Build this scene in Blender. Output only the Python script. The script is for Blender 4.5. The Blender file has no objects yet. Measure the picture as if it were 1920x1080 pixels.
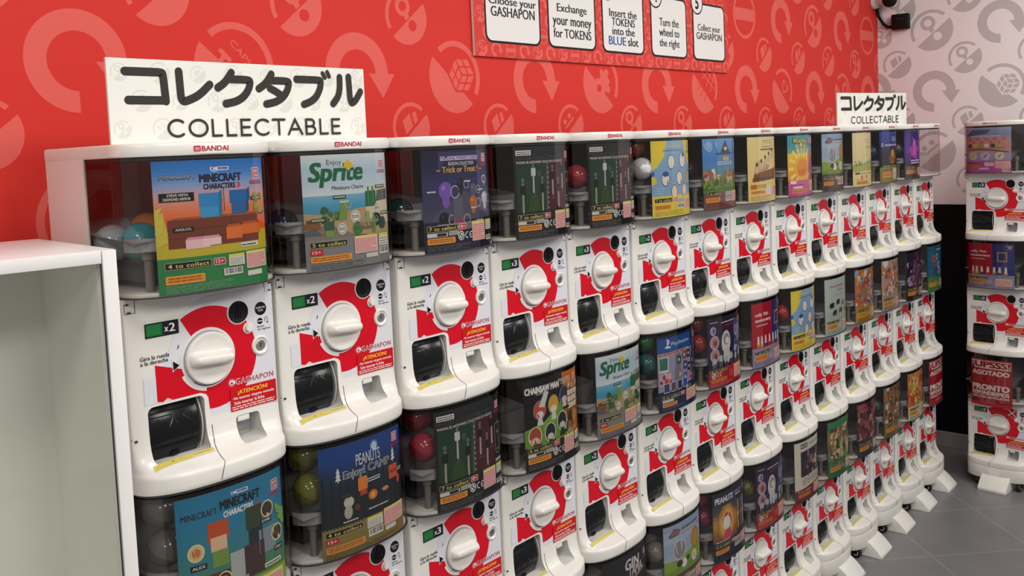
import bpy, bmesh, math, random
from mathutils import Vector, Matrix
from mathutils.geometry import tessellate_polygon
PI = math.pi
S = bpy.context.scene
COL = S.collection

# ------------------------------------------------------------------ camera
CAM_LOC = Vector((-.0015, -1.4666, 1.7654))
R_ = Vector((0.65334637, -0.75585457, -0.04268936))
U_ = Vector((0.07877255, 0.01179067, 0.99682289))
F_ = Vector((0.75294980, 0.65463337, -0.06724399))
cd = bpy.data.cameras.new('camera')
cam = bpy.data.objects.new('camera', cd); COL.objects.link(cam)
cam.matrix_world = Matrix(((R_.x, U_.x, -F_.x, CAM_LOC.x), (R_.y, U_.y, -F_.y, CAM_LOC.y), (R_.z, U_.z, -F_.z, CAM_LOC.z), (0, 0, 0, 1)))
cd.sensor_width = 36; cd.lens = 1746.68 / 1920 * 36; cd.shift_y = -143.87 / 1920
cd.clip_start = .02; cd.clip_end = 60
S.camera = cam
S.view_settings.view_transform = 'Standard'; S.view_settings.look = 'None'
S.view_settings.gamma = 1; S.view_settings.use_curve_mapping = False
S.view_settings.exposure = 0.0
try:
    S.cycles.transparent_max_bounces = 40
    S.cycles.max_bounces = 8
except Exception:
    pass

# ------------------------------------------------------------------ light
w = bpy.data.worlds.new('store_ambient'); S.world = w; w.use_nodes = True
w.node_tree.nodes['Background'].inputs[0].default_value = (1.0, .96, .92, 1)
w.node_tree.nodes['Background'].inputs[1].default_value = .25

def area(name, loc, rot, sx, sy, power, col=(1, .96, .915)):
    l = bpy.data.lights.new(name, 'AREA'); l.shape = 'RECTANGLE'; l.size = sx; l.size_y = sy; l.energy = power; l.color = col
    o = bpy.data.objects.new(name, l); COL.objects.link(o); o.location = loc; o.rotation_euler = rot
    return o
for k, x in enumerate((-.6, 1.1, 2.8, 4.4)):
    area('ceiling_light', (x, -1.15, 3.0), (math.radians(12), 0, 0), .5, .5, 14.8 if k < 3 else 13)
for k, x in enumerate((-1.2, .8, 2.8, 4.4)):
    area('ceiling_light', (x, -2.9, 3.0), (math.radians(20), 0, 0), .6, .6, 24.5)

# ------------------------------------------------------------------ materials
def lin(h):
    if not isinstance(h, str): return tuple(h)
    h = h.lstrip('#'); h = ''.join(c * 2 for c in h) if len(h) == 3 else h; o = []
    for i in (0, 2, 4):
        c = int(h[i:i + 2], 16) / 255
        o.append(c / 12.92 if c <= .04045 else ((c + .055) / 1.055) ** 2.4)
    return tuple(o)
def mat(name, col, rough=.4, metal=0, spec=.5, bump=0, scale=40):
    m = bpy.data.materials.new(name); m.use_nodes = True
    nt = m.node_tree; b = nt.nodes['Principled BSDF']; c = lin(col)
    b.inputs['Roughness'].default_value = rough; b.inputs['Metallic'].default_value = metal
    b.inputs['Specular IOR Level'].default_value = spec
    # slight procedural mottling keeps big plain faces from reading dead flat
    tc = nt.nodes.new('ShaderNodeTexCoord'); nz = nt.nodes.new('ShaderNodeTexNoise'); nz.inputs['Scale'].default_value = scale
    mx = nt.nodes.new('ShaderNodeMix'); mx.data_type = 'RGBA'
    mx.inputs['A'].default_value = (*[v * .97 for v in c], 1); mx.inputs['B'].default_value = (*[min(1, v * 1.03) for v in c], 1)
    nt.links.new(tc.outputs['Object'], nz.inputs['Vector']); nt.links.new(nz.outputs['Fac'], mx.inputs['Factor'])
    nt.links.new(mx.outputs['Result'], b.inputs['Base Color'])
    if bump:
        bp = nt.nodes.new('ShaderNodeBump'); bp.inputs['Strength'].default_value = bump
        nt.links.new(nz.outputs['Fac'], bp.inputs['Height']); nt.links.new(bp.outputs['Normal'], b.inputs['Normal'])
    return m
def print_mat(name, rough=.35, spec=.4):
    m = bpy.data.materials.new(name); m.use_nodes = True; nt = m.node_tree; b = nt.nodes['Principled BSDF']
    a = nt.nodes.new('ShaderNodeAttribute'); a.attribute_name = 'Col'
    nt.links.new(a.outputs['Color'], b.inputs['Base Color'])
    b.inputs['Roughness'].default_value = rough; b.inputs['Specular IOR Level'].default_value = spec
    return m
def clear_mat(name, tint, gl=.06, rough=.03):
    m = bpy.data.materials.new(name); m.use_nodes = True; nt = m.node_tree; nt.nodes.clear()
    out = nt.nodes.new('ShaderNodeOutputMaterial'); mx = nt.nodes.new('ShaderNodeMixShader')
    t = nt.nodes.new('ShaderNodeBsdfTransparent'); t.inputs[0].default_value = (*tint, 1)
    g = nt.nodes.new('ShaderNodeBsdfGlossy'); g.inputs['Roughness'].default_value = rough; g.inputs[0].default_value = (1, 1, 1, 1)
    fr = nt.nodes.new('ShaderNodeLayerWeight'); fr.inputs['Blend'].default_value = .12
    ma = nt.nodes.new('ShaderNodeMath'); ma.operation = 'MULTIPLY_ADD'; ma.inputs[1].default_value = .35; ma.inputs[2].default_value = gl
    nt.links.new(fr.outputs['Fresnel'], ma.inputs[0]); nt.links.new(ma.outputs[0], mx.inputs[0])
    nt.links.new(t.outputs[0], mx.inputs[1]); nt.links.new(g.outputs[0], mx.inputs[2]); nt.links.new(mx.outputs[0], out.inputs[0])
    return m
M = dict(
    white=mat('cream_white_plastic', (.80, .775, .725), .27, spec=.5),
    inner=mat('pale_grey_plastic', (.56, .55, .52), .4),
    dark=mat('dark_seam_plastic', (.03, .03, .035), .5),
    wall_shade=mat('dark_brown_wall_shade', (.12, .09, .068), .5),  # darkness of the unlit case interior, put into a colour
    hopper=mat('grey_hopper_plastic', (.34, .35, .37), .4),
    post=mat('beige_post_plastic', (.20, .185, .16), .45),
    door=mat('black_gloss_plastic', (.008, .009, .011), .2, spec=.28),
    metal=mat('brushed_lock_metal', (.42, .42, .42), .35, metal=.8),
    tyre=mat('black_rubber', (.012, .012, .013), .5),
    print=print_mat('printed_sticker'), poster=print_mat('printed_poster', .4, .3),
    wall=print_mat('printed_wallpaper', .55, .15), sign=print_mat('printed_foam_board', .55, .2),
    clear=clear_mat('smoked_clear_acrylic', (.80, .78, .76), .055),
    clear2=clear_mat('clear_acrylic', (.86, .85, .85), .035),
    smoke=clear_mat('smoked_back_acrylic', (.09, .085, .083), .03),
    glass=clear_mat('cabinet_glass', (.97, .975, .955), .045, .01),
    laminate=mat('white_laminate', (.82, .80, .79), .35),
    cabgrey=mat('pale_cabinet_interior', (.86, .86, .81), .5),
    black=mat('matt_black_panel', (.004, .004, .0045), .8, spec=.15),
    skirting=mat('grey_skirting', (.30, .29, .285), .4),
    bplastic=mat('black_plastic', (.006, .006, .0065), .5, spec=.2),
    cctv=mat('white_camera_plastic', (.78, .77, .76), .3),
)
def floor_mat():
    m = bpy.data.materials.new('grey_floor_tiles'); m.use_nodes = True; nt = m.node_tree; b = nt.nodes['Principled BSDF']
    g = nt.nodes.new('ShaderNodeNewGeometry')
    def dot(v, off):
        d = nt.nodes.new('ShaderNodeVectorMath'); d.operation = 'DOT_PRODUCT'; d.inputs[1].default_value = v
        nt.links.new(g.outputs['Position'], d.inputs[0])
        a = nt.nodes.new('ShaderNodeMath'); a.operation = 'ADD'; a.inputs[1].default_value = off
        nt.links.new(d.outputs['Value'], a.inputs[0]); return a
    c = nt.nodes.new('ShaderNodeCombineXYZ'); q = .70711
    nt.links.new(dot((q, q, 0), -2.60 + 4.37).outputs[0], c.inputs[0]); nt.links.new(dot((-q, q, 0), 3.415 + 4.37).outputs[0], c.inputs[1])
    br = nt.nodes.new('ShaderNodeTexBrick'); br.offset = 0; br.squash = 1
    br.inputs['Scale'].default_value = 1; br.inputs['Brick Width'].default_value = .437; br.inputs['Row Height'].default_value = .437
    br.inputs['Mortar Size'].default_value = .0022; br.inputs['Mortar Smooth'].default_value = .2
    br.inputs['Color1'].default_value = (.205, .204, .214, 1); br.inputs['Color2'].default_value = (.222, .219, .225, 1); br.inputs['Mortar'].default_value = (.33, .325, .325, 1)
    nt.links.new(c.outputs[0], br.inputs['Vector'])
    nz = nt.nodes.new('ShaderNodeTexNoise'); nz.inputs['Scale'].default_value = 7; nt.links.new(g.outputs['Position'], nz.inputs['Vector'])
    mx = nt.nodes.new('ShaderNodeMix'); mx.data_type = 'RGBA'; mx.blend_type = 'MULTIPLY'; mx.inputs['Factor'].default_value = .25
    nt.links.new(br.outputs['Color'], mx.inputs['A']); nt.links.new(nz.outputs['Fac'], mx.inputs['B'])
    nt.links.new(mx.outputs['Result'], b.inputs['Base Color'])
    b.inputs['Roughness'].default_value = .32
    return m
M['floor'] = floor_mat()

# ------------------------------------------------------------------ object helpers
def link_mesh(name, me, parent=None):
    o = bpy.data.objects.new(name, me); COL.objects.link(o)
    if parent: o.parent = parent
    return o
def empty(name, loc, rz=0):
    o = bpy.data.objects.new(name, None); COL.objects.link(o); o.location = loc; o.rotation_euler = (0, 0, rz)
    o.empty_display_size = .05
    return o
def tag(o, label, cat, group=None):
    o['label'] = label; o['category'] = cat
    if group: o['group'] = group
    return o
def structure(o): o['kind'] = 'structure'; return o

class MB:
    """collects shapes with material slots into one mesh"""
    def __init__(s): s.v = []; s.f = []; s.m = []; s.mats = []
    def slot(s, m):
        if m not in s.mats: s.mats.append(m)
        return s.mats.index(m)
    def add(s, vs, fs, m):
        b = len(s.v); s.v += [tuple(x) for x in vs]; k = s.slot(m)
        for f in fs: s.f.append([i + b for i in f]); s.m.append(k)
    def box(s, x0, x1, y0, y1, z0, z1, m, mx=None, bev=0):
        if bev:
            bm = bmesh.new(); bmesh.ops.create_cube(bm, size=1)
            for v in bm.verts: v.co = Vector((x0 + (v.co.x + .5) * (x1 - x0), y0 + (v.co.y + .5) * (y1 - y0), z0 + (v.co.z + .5) * (z1 - z0)))
            bmesh.ops.bevel(bm, geom=bm.edges[:], offset=bev, segments=2, affect='EDGES', profile=.5)
            s.bm(bm, m, mx); return
        vs = [Vector(p) for p in ((x0, y0, z0), (x1, y0, z0), (x1, y1, z0), (x0, y1, z0), (x0, y0, z1), (x1, y0, z1), (x1, y1, z1), (x0, y1, z1))]
        if mx: vs = [mx @ v for v in vs]
        s.add(vs, [(0, 3, 2, 1), (4, 5, 6, 7), (0, 1, 5, 4), (1, 2, 6, 5), (2, 3, 7, 6), (3, 0, 4, 7)], m)
    def bm(s, bm, m, mx=None):
        bm.verts.index_update()
        s.add([(mx @ v.co) if mx else v.co.copy() for v in bm.verts], [[v.index for v in f.verts] for f in bm.faces], m); bm.free()
    def lathe(s, prof, m, mx, n=32):
        """prof = [(radius, height)] spun about local z, placed by mx"""
        vs = []; fs = []
        for (r, h) in prof:
            for k in range(n): a = 2 * PI * k / n; vs.append(mx @ Vector((r * math.cos(a), r * math.sin(a), h)))
        for j in range(len(prof) - 1):
            for k in range(n): fs.append((j * n + k, j * n + (k + 1) % n, (j + 1) * n + (k + 1) % n, (j + 1) * n + k))
        if prof[0][0] > 1e-6: fs.append(tuple(reversed(range(n))))
        if prof[-1][0] > 1e-6: fs.append(tuple(range((len(prof) - 1) * n, len(prof) * n)))
        s.add(vs, fs, m)
    def tube(s, pts, r, m, n=8):
        pts = [Vector(p) for p in pts]; vs = []; fs = []
        for i, p in enumerate(pts):
            d = (pts[min(i + 1, len(pts) - 1)] - pts[max(i - 1, 0)]).normalized()
            a = d.cross(Vector((.13, .37, .92))).normalized(); b = d.cross(a)
            for k in range(n): t = 2 * PI * k / n; vs.append(p + a * (r * math.cos(t)) + b * (r * math.sin(t)))
        for i in range(len(pts) - 1):
            for k in range(n): fs.append((i * n + k, i * n + (k + 1) % n, (i + 1) * n + (k + 1) % n, (i + 1) * n + k))
        fs.append(tuple(reversed(range(n)))); fs.append(tuple(range((len(pts) - 1) * n, len(pts) * n)))
        s.add(vs, fs, m)
    def prism(s, outline, z0, z1, m, inset=0, mx=None):
        """closed xy outline extruded in z; inset>0 rounds the top rim"""
        n = len(outline); cx = sum(p[0] for p in outline) / n; cy = sum(p[1] for p in outline) / n
        lv = [(z0, 0), (z1, 0)] if not inset else [(z0, inset * .5), (z0 + inset * .5, 0), (z1 - inset, 0), (z1 - inset * .3, inset * .35), (z1, inset)]
        vs = []; fs = []
        for (z, i_) in lv:
            for (x, y) in outline:
                dx, dy = cx - x, cy - y; L = math.hypot(dx, dy) or 1
                v = Vector((x + dx / L * i_, y + dy / L * i_, z)); vs.append(mx @ v if mx else v)
        for j in range(len(lv) - 1):
            for k in range(n): fs.append((j * n + k, j * n + (k + 1) % n, (j + 1) * n + (k + 1) % n, (j + 1) * n + k))
        fs.append(tuple(reversed(range(n)))); fs.append(tuple(range((len(lv) - 1) * n, len(lv) * n)))
        s.add(vs, fs, m)
    def mesh(s, name, smooth=40):
        me = bpy.data.meshes.new(name); me.from_pydata(s.v, [], s.f)
        for m in s.mats: me.materials.append(m)
        me.polygons.foreach_set('material_index', s.m)
        me.validate(); fix_normals(me)
        if smooth: smooth_mesh(me, smooth)
        return me
def fix_normals(me):
    bm = bmesh.new(); bm.from_mesh(me); bmesh.ops.recalc_face_normals(bm, faces=bm.faces[:]); bm.to_mesh(me); bm.free()
def smooth_mesh(me, deg):
    bm = bmesh.new(); bm.from_mesh(me)
    for f in bm.faces: f.smooth = True
    for e in bm.edges:
        e.smooth = not (len(e.link_faces) != 2 or e.calc_face_angle(3.2) > math.radians(deg))
    bm.to_mesh(me); bm.free()

# ------------------------------------------------------------------ flat printed art: polygons with colours, laid on a surface
_txt = {}
def glyphs(t, bold, shear, spacing):
    key = (t, bold, shear, spacing)
    if key in _txt: return _txt[key]
    cu = bpy.data.curves.new('lettering', 'FONT'); cu.body = t; cu.offset = bold; cu.shear = shear; cu.space_character = spacing
    cu.resolution_u = 3; cu.fill_mode = 'FRONT'
    o = bpy.data.objects.new('lettering', cu); COL.objects.link(o)
    dg = bpy.context.evaluated_depsgraph_get(); me = o.evaluated_get(dg).to_mesh()
    vs = [(v.co.x, v.co.y) for v in me.vertices]; ps = [[vs[i] for i in p.vertices] for p in me.polygons]
    o.evaluated_get(dg).to_mesh_clear(); bpy.data.objects.remove(o); bpy.data.curves.remove(cu)
    xs = [p[0] for p in vs] or [0, 1]; ys = [p[1] for p in vs] or [0, 1]
    bb = (min(xs), min(ys), max(xs), max(ys))
    _txt[key] = (ps, bb); return _txt[key]
def clipx(poly, x, keep_right):
    o = []; n = len(poly)
    for i in range(n):
        a, b = poly[i], poly[(i + 1) % n]
        ia = (a[0] >= x) == keep_right or a[0] == x; ib = (b[0] >= x) == keep_right or b[0] == x
        if ia: o.append(a)
        if ia != ib:
            t = (x - a[0]) / (b[0] - a[0]); o.append((x, a[1] + t * (b[1] - a[1])))
    return o
class Art:
    def __init__(s, asp=1.0): s.p = []; s.n = 0; s.asp = asp; s.clip = None     # asp = width / height of the printed sheet
    def raw(s, polys, col):
        c = lin(col); s.n += 1
        for q in polys: s.p.append((q, c, s.n))
    def poly(s, pts, col):
        tris = tessellate_polygon([[Vector((x, y, 0)) for x, y in pts]])
        s.raw([[pts[i] for i in t] for t in tris], col)
    def rect(s, x0, y0, x1, y1, col): s.raw([[(x0, y0), (x1, y0), (x1, y1), (x0, y1)]], col)
    def rr(s, x0, y0, x1, y1, r, col):
        ry = r * s.asp; pts = []
        for (cx, cy, a0) in ((x1 - r, y1 - ry, 0), (x0 + r, y1 - ry, 90), (x0 + r, y0 + ry, 180), (x1 - r, y0 + ry, 270)):
            for k in range(6): a = math.radians(a0 + 18 * k); pts.append((cx + r * math.cos(a), cy + ry * math.sin(a)))
        s.raw([pts], col)
    def ell(s, cx, cy, rx, col, ry=None, n=24, rot=0):
        ry = rx * s.asp if ry is None else ry; ca, sa = math.cos(rot), math.sin(rot)
        s.raw([[(cx + rx * math.cos(2 * PI * k / n) * ca - ry * math.sin(2 * PI * k / n) * sa, cy + rx * math.cos(2 * PI * k / n) * sa + ry * math.sin(2 * PI * k / n) * ca) for k in range(n)]], col)
    def arc(s, cx, cy, r0, r1, a0, a1, col, n=28):
        A = [math.radians(a0 + (a1 - a0) * k / n) for k in range(n + 1)]; k_ = s.asp
        s.raw([[(cx + r0 * math.cos(a), cy + r0 * k_ * math.sin(a)), (cx + r1 * math.cos(a), cy + r1 * k_ * math.sin(a)), (cx + r1 * math.cos(b), cy + r1 * k_ * math.sin(b)), (cx + r0 * math.cos(b), cy + r0 * k_ * math.sin(b))] for a, b in zip(A, A[1:])], col)
    def grad(s, x0, y0, x1, y1, stops, n=14):
        """printed colour blend; stops = colours from bottom to top"""
        st = [lin(c) for c in stops]; s.n += 1
        for k in range(n):
            t = (k + .5) / n * (len(st) - 1); i = min(int(t), len(st) - 2); f = t - i
            c = tuple(st[i][j] * (1 - f) + st[i + 1][j] * f for j in range(3)); ya = y0 + (y1 - y0) * k / n; yb = y0 + (y1 - y0) * (k + 1) / n
            s.p.append(([(x0, ya), (x1, ya), (x1, yb), (x0, yb)], c, s.n))
    def text(s, t, x0, y0, x1, y1, col, bold=.0, shear=0, spacing=1, rot=0, ang=0):
        ps, bb = glyphs(t, 0, shear, spacing)
        W_, H_ = (bb[2] - bb[0]) or 1, (bb[3] - bb[1]) or 1; out = []
        for q in ps:
            g = [(x0 + (x - bb[0]) / W_ * (x1 - x0), y0 + (y - bb[1]) / H_ * (y1 - y0) + rot * (x - bb[0]) / W_) for x, y in q]
            if ang: ca, sa = math.cos(ang), math.sin(ang); g = [(x0 + (x - x0) * ca - (y - y0) * sa, y0 + (x - x0) * sa + (y - y0) * ca) for x, y in g]
            out.append(g)
        if bold < .012: s.raw(out, col); return
        # heavier weight: the same letters laid again a hair to each side
        dx = bold * .8 * (x1 - x0) / W_; dy = bold * .45 * (y1 - y0) / H_
        for ox, oy in ((-dx, -dy), (dx, -dy), (dx, dy), (-dx, dy))[:4 if bold > .035 else 2]: s.raw([[(x + ox, y + (oy if bold > .035 else 0)) for x, y in g] for g in out], col)
        if bold > .045: s.raw(out, col)
    def stroke(s, pts, th, col, rad=0):
        """round-ended brush stroke; rad rounds its corners"""
        if rad and len(pts) > 2:
            o = [pts[0]]
            for a, b, c in zip(pts, pts[1:], pts[2:]):
                la = math.hypot(a[0] - b[0], a[1] - b[1]); lc = math.hypot(c[0] - b[0], c[1] - b[1]); ta, tc = min(.49, rad / la), min(.49, rad / lc)
                A = (b[0] + (a[0] - b[0]) * ta, b[1] + (a[1] - b[1]) * ta); C = (b[0] + (c[0] - b[0]) * tc, b[1] + (c[1] - b[1]) * tc)
                for k in range(7): t = k / 6; o.append(tuple(A[i] * (1 - t) ** 2 + 2 * b[i] * t * (1 - t) + C[i] * t * t for i in (0, 1)))
            o.append(pts[-1]); pts = [o[0]] + [q for p_, q in zip(o, o[1:]) if math.hypot(p_[0] - q[0], p_[1] - q[1]) > 1e-5]
        k = s.asp; r = th / 2; P = [Vector((x, y / k)) for x, y in pts]; n = len(P); Lf = []; Rt = []
        D = [(b - a).normalized() for a, b in zip(P, P[1:])]
        for i, p in enumerate(P):
            d0, d1 = D[max(i - 1, 0)], D[min(i, n - 2)]; t = (d0 + d1).normalized(); m = Vector((-t.y, t.x)); c = max(.45, m.dot(Vector((-d1.y, d1.x))))
            Lf.append(p + m * (r / c)); Rt.append(p - m * (r / c))
        def capend(c, d):      # half circle from the left side round to the right side
            a0 = math.atan2(d.x, -d.y); return [c + Vector((math.cos(a0 - PI * j / 8), math.sin(a0 - PI * j / 8))) * r for j in range(1, 8)]
        quads = [[Lf[i], Rt[i], Rt[i + 1], Lf[i + 1]] for i in range(n - 1)] + [[Lf[-1]] + capend(P[-1], D[-1]) + [Rt[-1]], [Rt[0]] + capend(P[0], -D[0]) + [Lf[0]]]
        c = lin(col)
        for i, g in enumerate(quads): s.p.append(([(v.x, v.y * k) for v in g], c, s.n + 1 + (i % 3)))
        s.n += 3
    def lines(s, x0, y0, x1, y1, n, col, seed=1, th=.45):
        """small print too fine to read in the photograph"""
        rnd = random.Random(seed); out = []; h = (y1 - y0) / n
        for k in range(n):
            x = x0; y = y1 - (k + 1) * h + h * .2
            end = x1 - (x1 - x0) * (rnd.random() * .3 if k % 3 == 2 else rnd.random() * .06)
            while x < end:
                L = (x1 - x0) * rnd.uniform(.06, .2); xe = min(x + L, end); out.append([(x, y), (xe, y), (xe, y + h * th), (x, y + h * th)]); x = xe + (x1 - x0) * .02
        s.raw(out, col)
    def bars(s, x0, y0, x1, y1, seed=3):
        s.rect(x0, y0, x1, y1, '#e8e6e2'); rnd = random.Random(seed); out = []; x = x0 + (x1 - x0) * .06
        while x < x1 - (x1 - x0) * .08:
            L = (x1 - x0) * rnd.choice((.012, .02, .035)); out.append([(x, y0 + (y1 - y0) * .22), (x + L, y0 + (y1 - y0) * .22), (x + L, y1 - (y1 - y0) * .08), (x, y1 - (y1 - y0) * .08)]); x += L + (x1 - x0) * rnd.choice((.015, .025, .04))
        s.raw(out, '#17171a')
    def mesh(s, name, fn, m, cuts=(), eps=2.2e-5, extra=None):
        """fn(x, y, offset) -> 3-D point"""
        V = []; Fc = []; Cc = []
        for (q, c, L) in s.p:
            parts = [q]
            if s.clip:
                x0, y0, x1, y1 = s.clip; sw = lambda g: [(b, a) for a, b in g]
                for (ax, lim, kr) in ((0, x0, True), (0, x1, False), (1, y0, True), (1, y1, False)):
                    parts = [g for g in ((clipx(g, lim, kr) if ax == 0 else sw(clipx(sw(g), lim, kr))) for g in parts) if len(g) > 2]
            xs = [p[0] for p in q]; lo, hi = min(xs), max(xs)
            for cx in cuts:
                if lo < cx < hi:
                    np_ = []
                    for g in parts:
                        gx = [p[0] for p in g]
                        if min(gx) < cx - 1e-7 and max(gx) > cx + 1e-7:
                            np_ += [h for h in (clipx(g, cx, False), clipx(g, cx, True)) if len(h) > 2]
                        else: np_.append(g)
                    parts = np_
            for g in parts:
                b = len(V); V += [fn(x, y, L * eps) for x, y in g]; Fc.append(list(range(b, b + len(g)))); Cc.append(c)
        if extra:
            for (vs, f, c) in extra:
                b = len(V); V += vs
                for ff in f: Fc.append([i + b for i in ff]); Cc.append(lin(c))
        me = bpy.data.meshes.new(name); me.from_pydata([tuple(v) for v in V], [], Fc)
        a = me.color_attributes.new('Col', 'FLOAT_COLOR', 'CORNER'); buf = []
        for p, c in zip(me.polygons, Cc): buf += [c[0], c[1], c[2], 1.0] * p.loop_total
        a.data.foreach_set('color', buf); me.materials.append(m)
        return me
def boxgeo(x0, x1, y0, y1, z0, z1):
    return [(x0, y0, z0), (x1, y0, z0), (x1, y1, z0), (x0, y1, z0), (x0, y0, z1), (x1, y0, z1), (x1, y1, z1), (x0, y1, z1)], [(0, 3, 2, 1), (4, 5, 6, 7), (0, 1, 5, 4), (1, 2, 6, 5), (2, 3, 7, 6), (3, 0, 4, 7)]

# ------------------------------------------------------------------ wallpaper pattern (capsule roundels and curved arrows)
def roundel(a, cx, cy, R, col, bg, kind, flip=1, rot=40):
    """capsule emblem: filled half below a slanted gap, open ring above, a small sign inside"""
    n0 = a.n; t = math.radians(rot * flip); ca, sa = math.cos(t), math.sin(t)
    P = lambda x, y: (cx + (x * ca - y * sa) * R, cy + (x * sa + y * ca) * R)
    n = 20
    low = [P(math.cos(math.radians(188 + 164 * k / n)), math.sin(math.radians(188 + 164 * k / n))) for k in range(n + 1)]
    a.poly(low, col)
    a.raw([[P(r * math.cos(math.radians(u)), r * math.sin(math.radians(u))) for r, u in ((.84, a0), (1, a0), (1, a1), (.84, a1))] for a0, a1 in zip(range(10, 170, 8), range(18, 178, 8))], col)
    if kind == 0:      # key-like charm: ring above, hole in the lower half
        a.raw([[P(.02 + r * math.cos(u), -.42 + r * math.sin(u)) for u in [2 * PI * k / 16 for k in range(16)]] for r in (.2,)], bg)
        for r, c in ((.36, col), (.18, bg)): a.raw([[P(.1 + r * math.cos(2 * PI * k / 16), .38 + r * math.sin(2 * PI * k / 16)) for k in range(16)]], c)
        a.raw([[P(-.12, -.1), P(.1, -.1), P(.14, .12), P(-.08, .12)]], col)
    elif kind == 1:    # cube of nine squares
        H = .52; Cx, Cy = .16, .22; e = [(math.cos(math.radians(u)) * H, math.sin(math.radians(u)) * H) for u in (100, 160, 220, 280, 340, 40)]
        a.raw([[P(Cx + x * 1.08, Cy + y * 1.08) for x, y in e]], bg)
        for (p_, q_) in ((e[1], e[3]), (e[3], e[5]), (e[5], e[1])):      # three faces of 2 x 2 tiles meeting at the middle
            for i in range(2):
                for j in range(2):
                    g = [((i + f) / 2, (j + h) / 2) for f, h in ((.1, .1), (.9, .1), (.9, .9), (.1, .9))]
                    a.raw([[P(Cx + p_[0] * f + q_[0] * h, Cy + p_[1] * f + q_[1] * h) for f, h in g]], col)
    elif kind == 2:    # jigsaw piece
        a.raw([[P(x, y) for x, y in ((-.3, -.2), (.35, -.2), (.35, .4), (-.3, .4))]], col)
        for (x, y, c) in ((.02, .46, col), (.42, .1, col), (.02, -.2, bg), (-.3, .1, bg)): a.raw([[P(x + .13 * math.cos(2 * PI * k / 12), y + .13 * math.sin(2 * PI * k / 12)) for k in range(12)]], c)
    elif kind == 3:    # globe of curved lines
        for dx in (-.45, -.15, .2): a.raw([[P(dx + .05, -.5), P(dx + .09, -.5), P(dx * .5 + .1, .7), P(dx * .5 + .06, .7)]], bg)
        for dx in (-.4, 0, .4): a.raw([[P(dx, .1), P(dx + .05, .1), P(dx * .5 + .05, .78), P(dx * .5, .78)]], col)
        for y in (.3, .55): a.raw([[P(-.7, y), P(.7, y + .1), P(.7, y + .15), P(-.7, y + .05)]], col)
    elif kind == 4:    # heart
        for r, c in ((.3, col), (.2, bg)):
            a.raw([[P(.08 + r * 1.1 * math.sin(u) ** 3, .28 + r * (.95 * math.cos(u) - .38 * math.cos(2 * u) - .15 * math.cos(3 * u))) for u in [2 * PI * k / 24 for k in range(24)]]], c)
    elif kind == 5:    # picture of a box
        a.raw([[P(x, y) for x, y in ((-.4, -.02), (.1, -.02), (.3, .5), (-.2, .5))]], col); a.raw([[P(x, y) for x, y in ((.2, -.02), (.45, -.02), (.6, .35), (.4, .4))]], col)
    elif kind == 6:    # two dots and a bar
        for x in (-.25, .2): a.raw([[P(x + .13 * math.cos(2 * PI * k / 12), .42 + .13 * math.sin(2 * PI * k / 12)) for k in range(12)]], col)
        a.raw([[P(-.4, .1), P(.4, .1), P(.4, .2), P(-.4, .2)]], col)
    a.n = n0
def arrow(a, cx, cy, R, col):
    n0 = a.n
    a.arc(cx, cy, R * .58, R, 0, 270, col, 36)
    a.poly([(cx + R * .36, cy), (cx + R * 1.22, cy), (cx + R * .8, cy - R * .62)], col); a.n = n0
def burger(a, cx, cy, R, col):
    n0 = a.n
    a.arc(cx, cy, R * .86, R, 0, 360, col, 32); a.rect(cx - R * .84, cy - R * .25, cx + R * .84, cy + R * .25, col); a.n = n0
def pattern(a, x0, x1, col, bg, zmax, p=.3655, xa=.869, zs=(2.63, 2.305, 1.98, 1.655), R=.105):
    k0 = int((x0 - xa) / p) - 1; k1 = int((x1 - xa) / p) + 2
    kinds = [1, 2, 3, 4, 0, 0]
    for k in range(k0, k1):
        x = xa + p * k
        for r, z in enumerate(zs):
            even = (k + r) % 2 == 0
            if z == zs[1]: even = (k % 2 == 1)
            if even: arrow(a, x, z, R, col)
            elif z == zs[1] and k % 4 == 0 and k: burger(a, x, z, R, col)
            else: roundel(a, x, z, R, col, bg, 0 if z != zs[2] else (7 if k == 1 else kinds[(k // 2 - 1) % 6]), -1 if z == zs[2] else 1)
        for z, rr in ((2.47, .07), (2.14, .077), (1.835, .07), (1.51, .07)):
            roundel(a, x + p * .5, z, rr, col, bg, (0, 6, 5, 0, 5)[(k * 2 + int(z * 10)) % 5], 1 if z > 2 else 1)

YW, XW = .44, 5.42
RED, REDP = (.68, .038, .029), (.77, .128, .108)
a = Art(); a.rect(-1.6, .0, XW, 3.0, RED); pattern(a, -1.2, XW, REDP, RED, 3.0)
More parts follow.
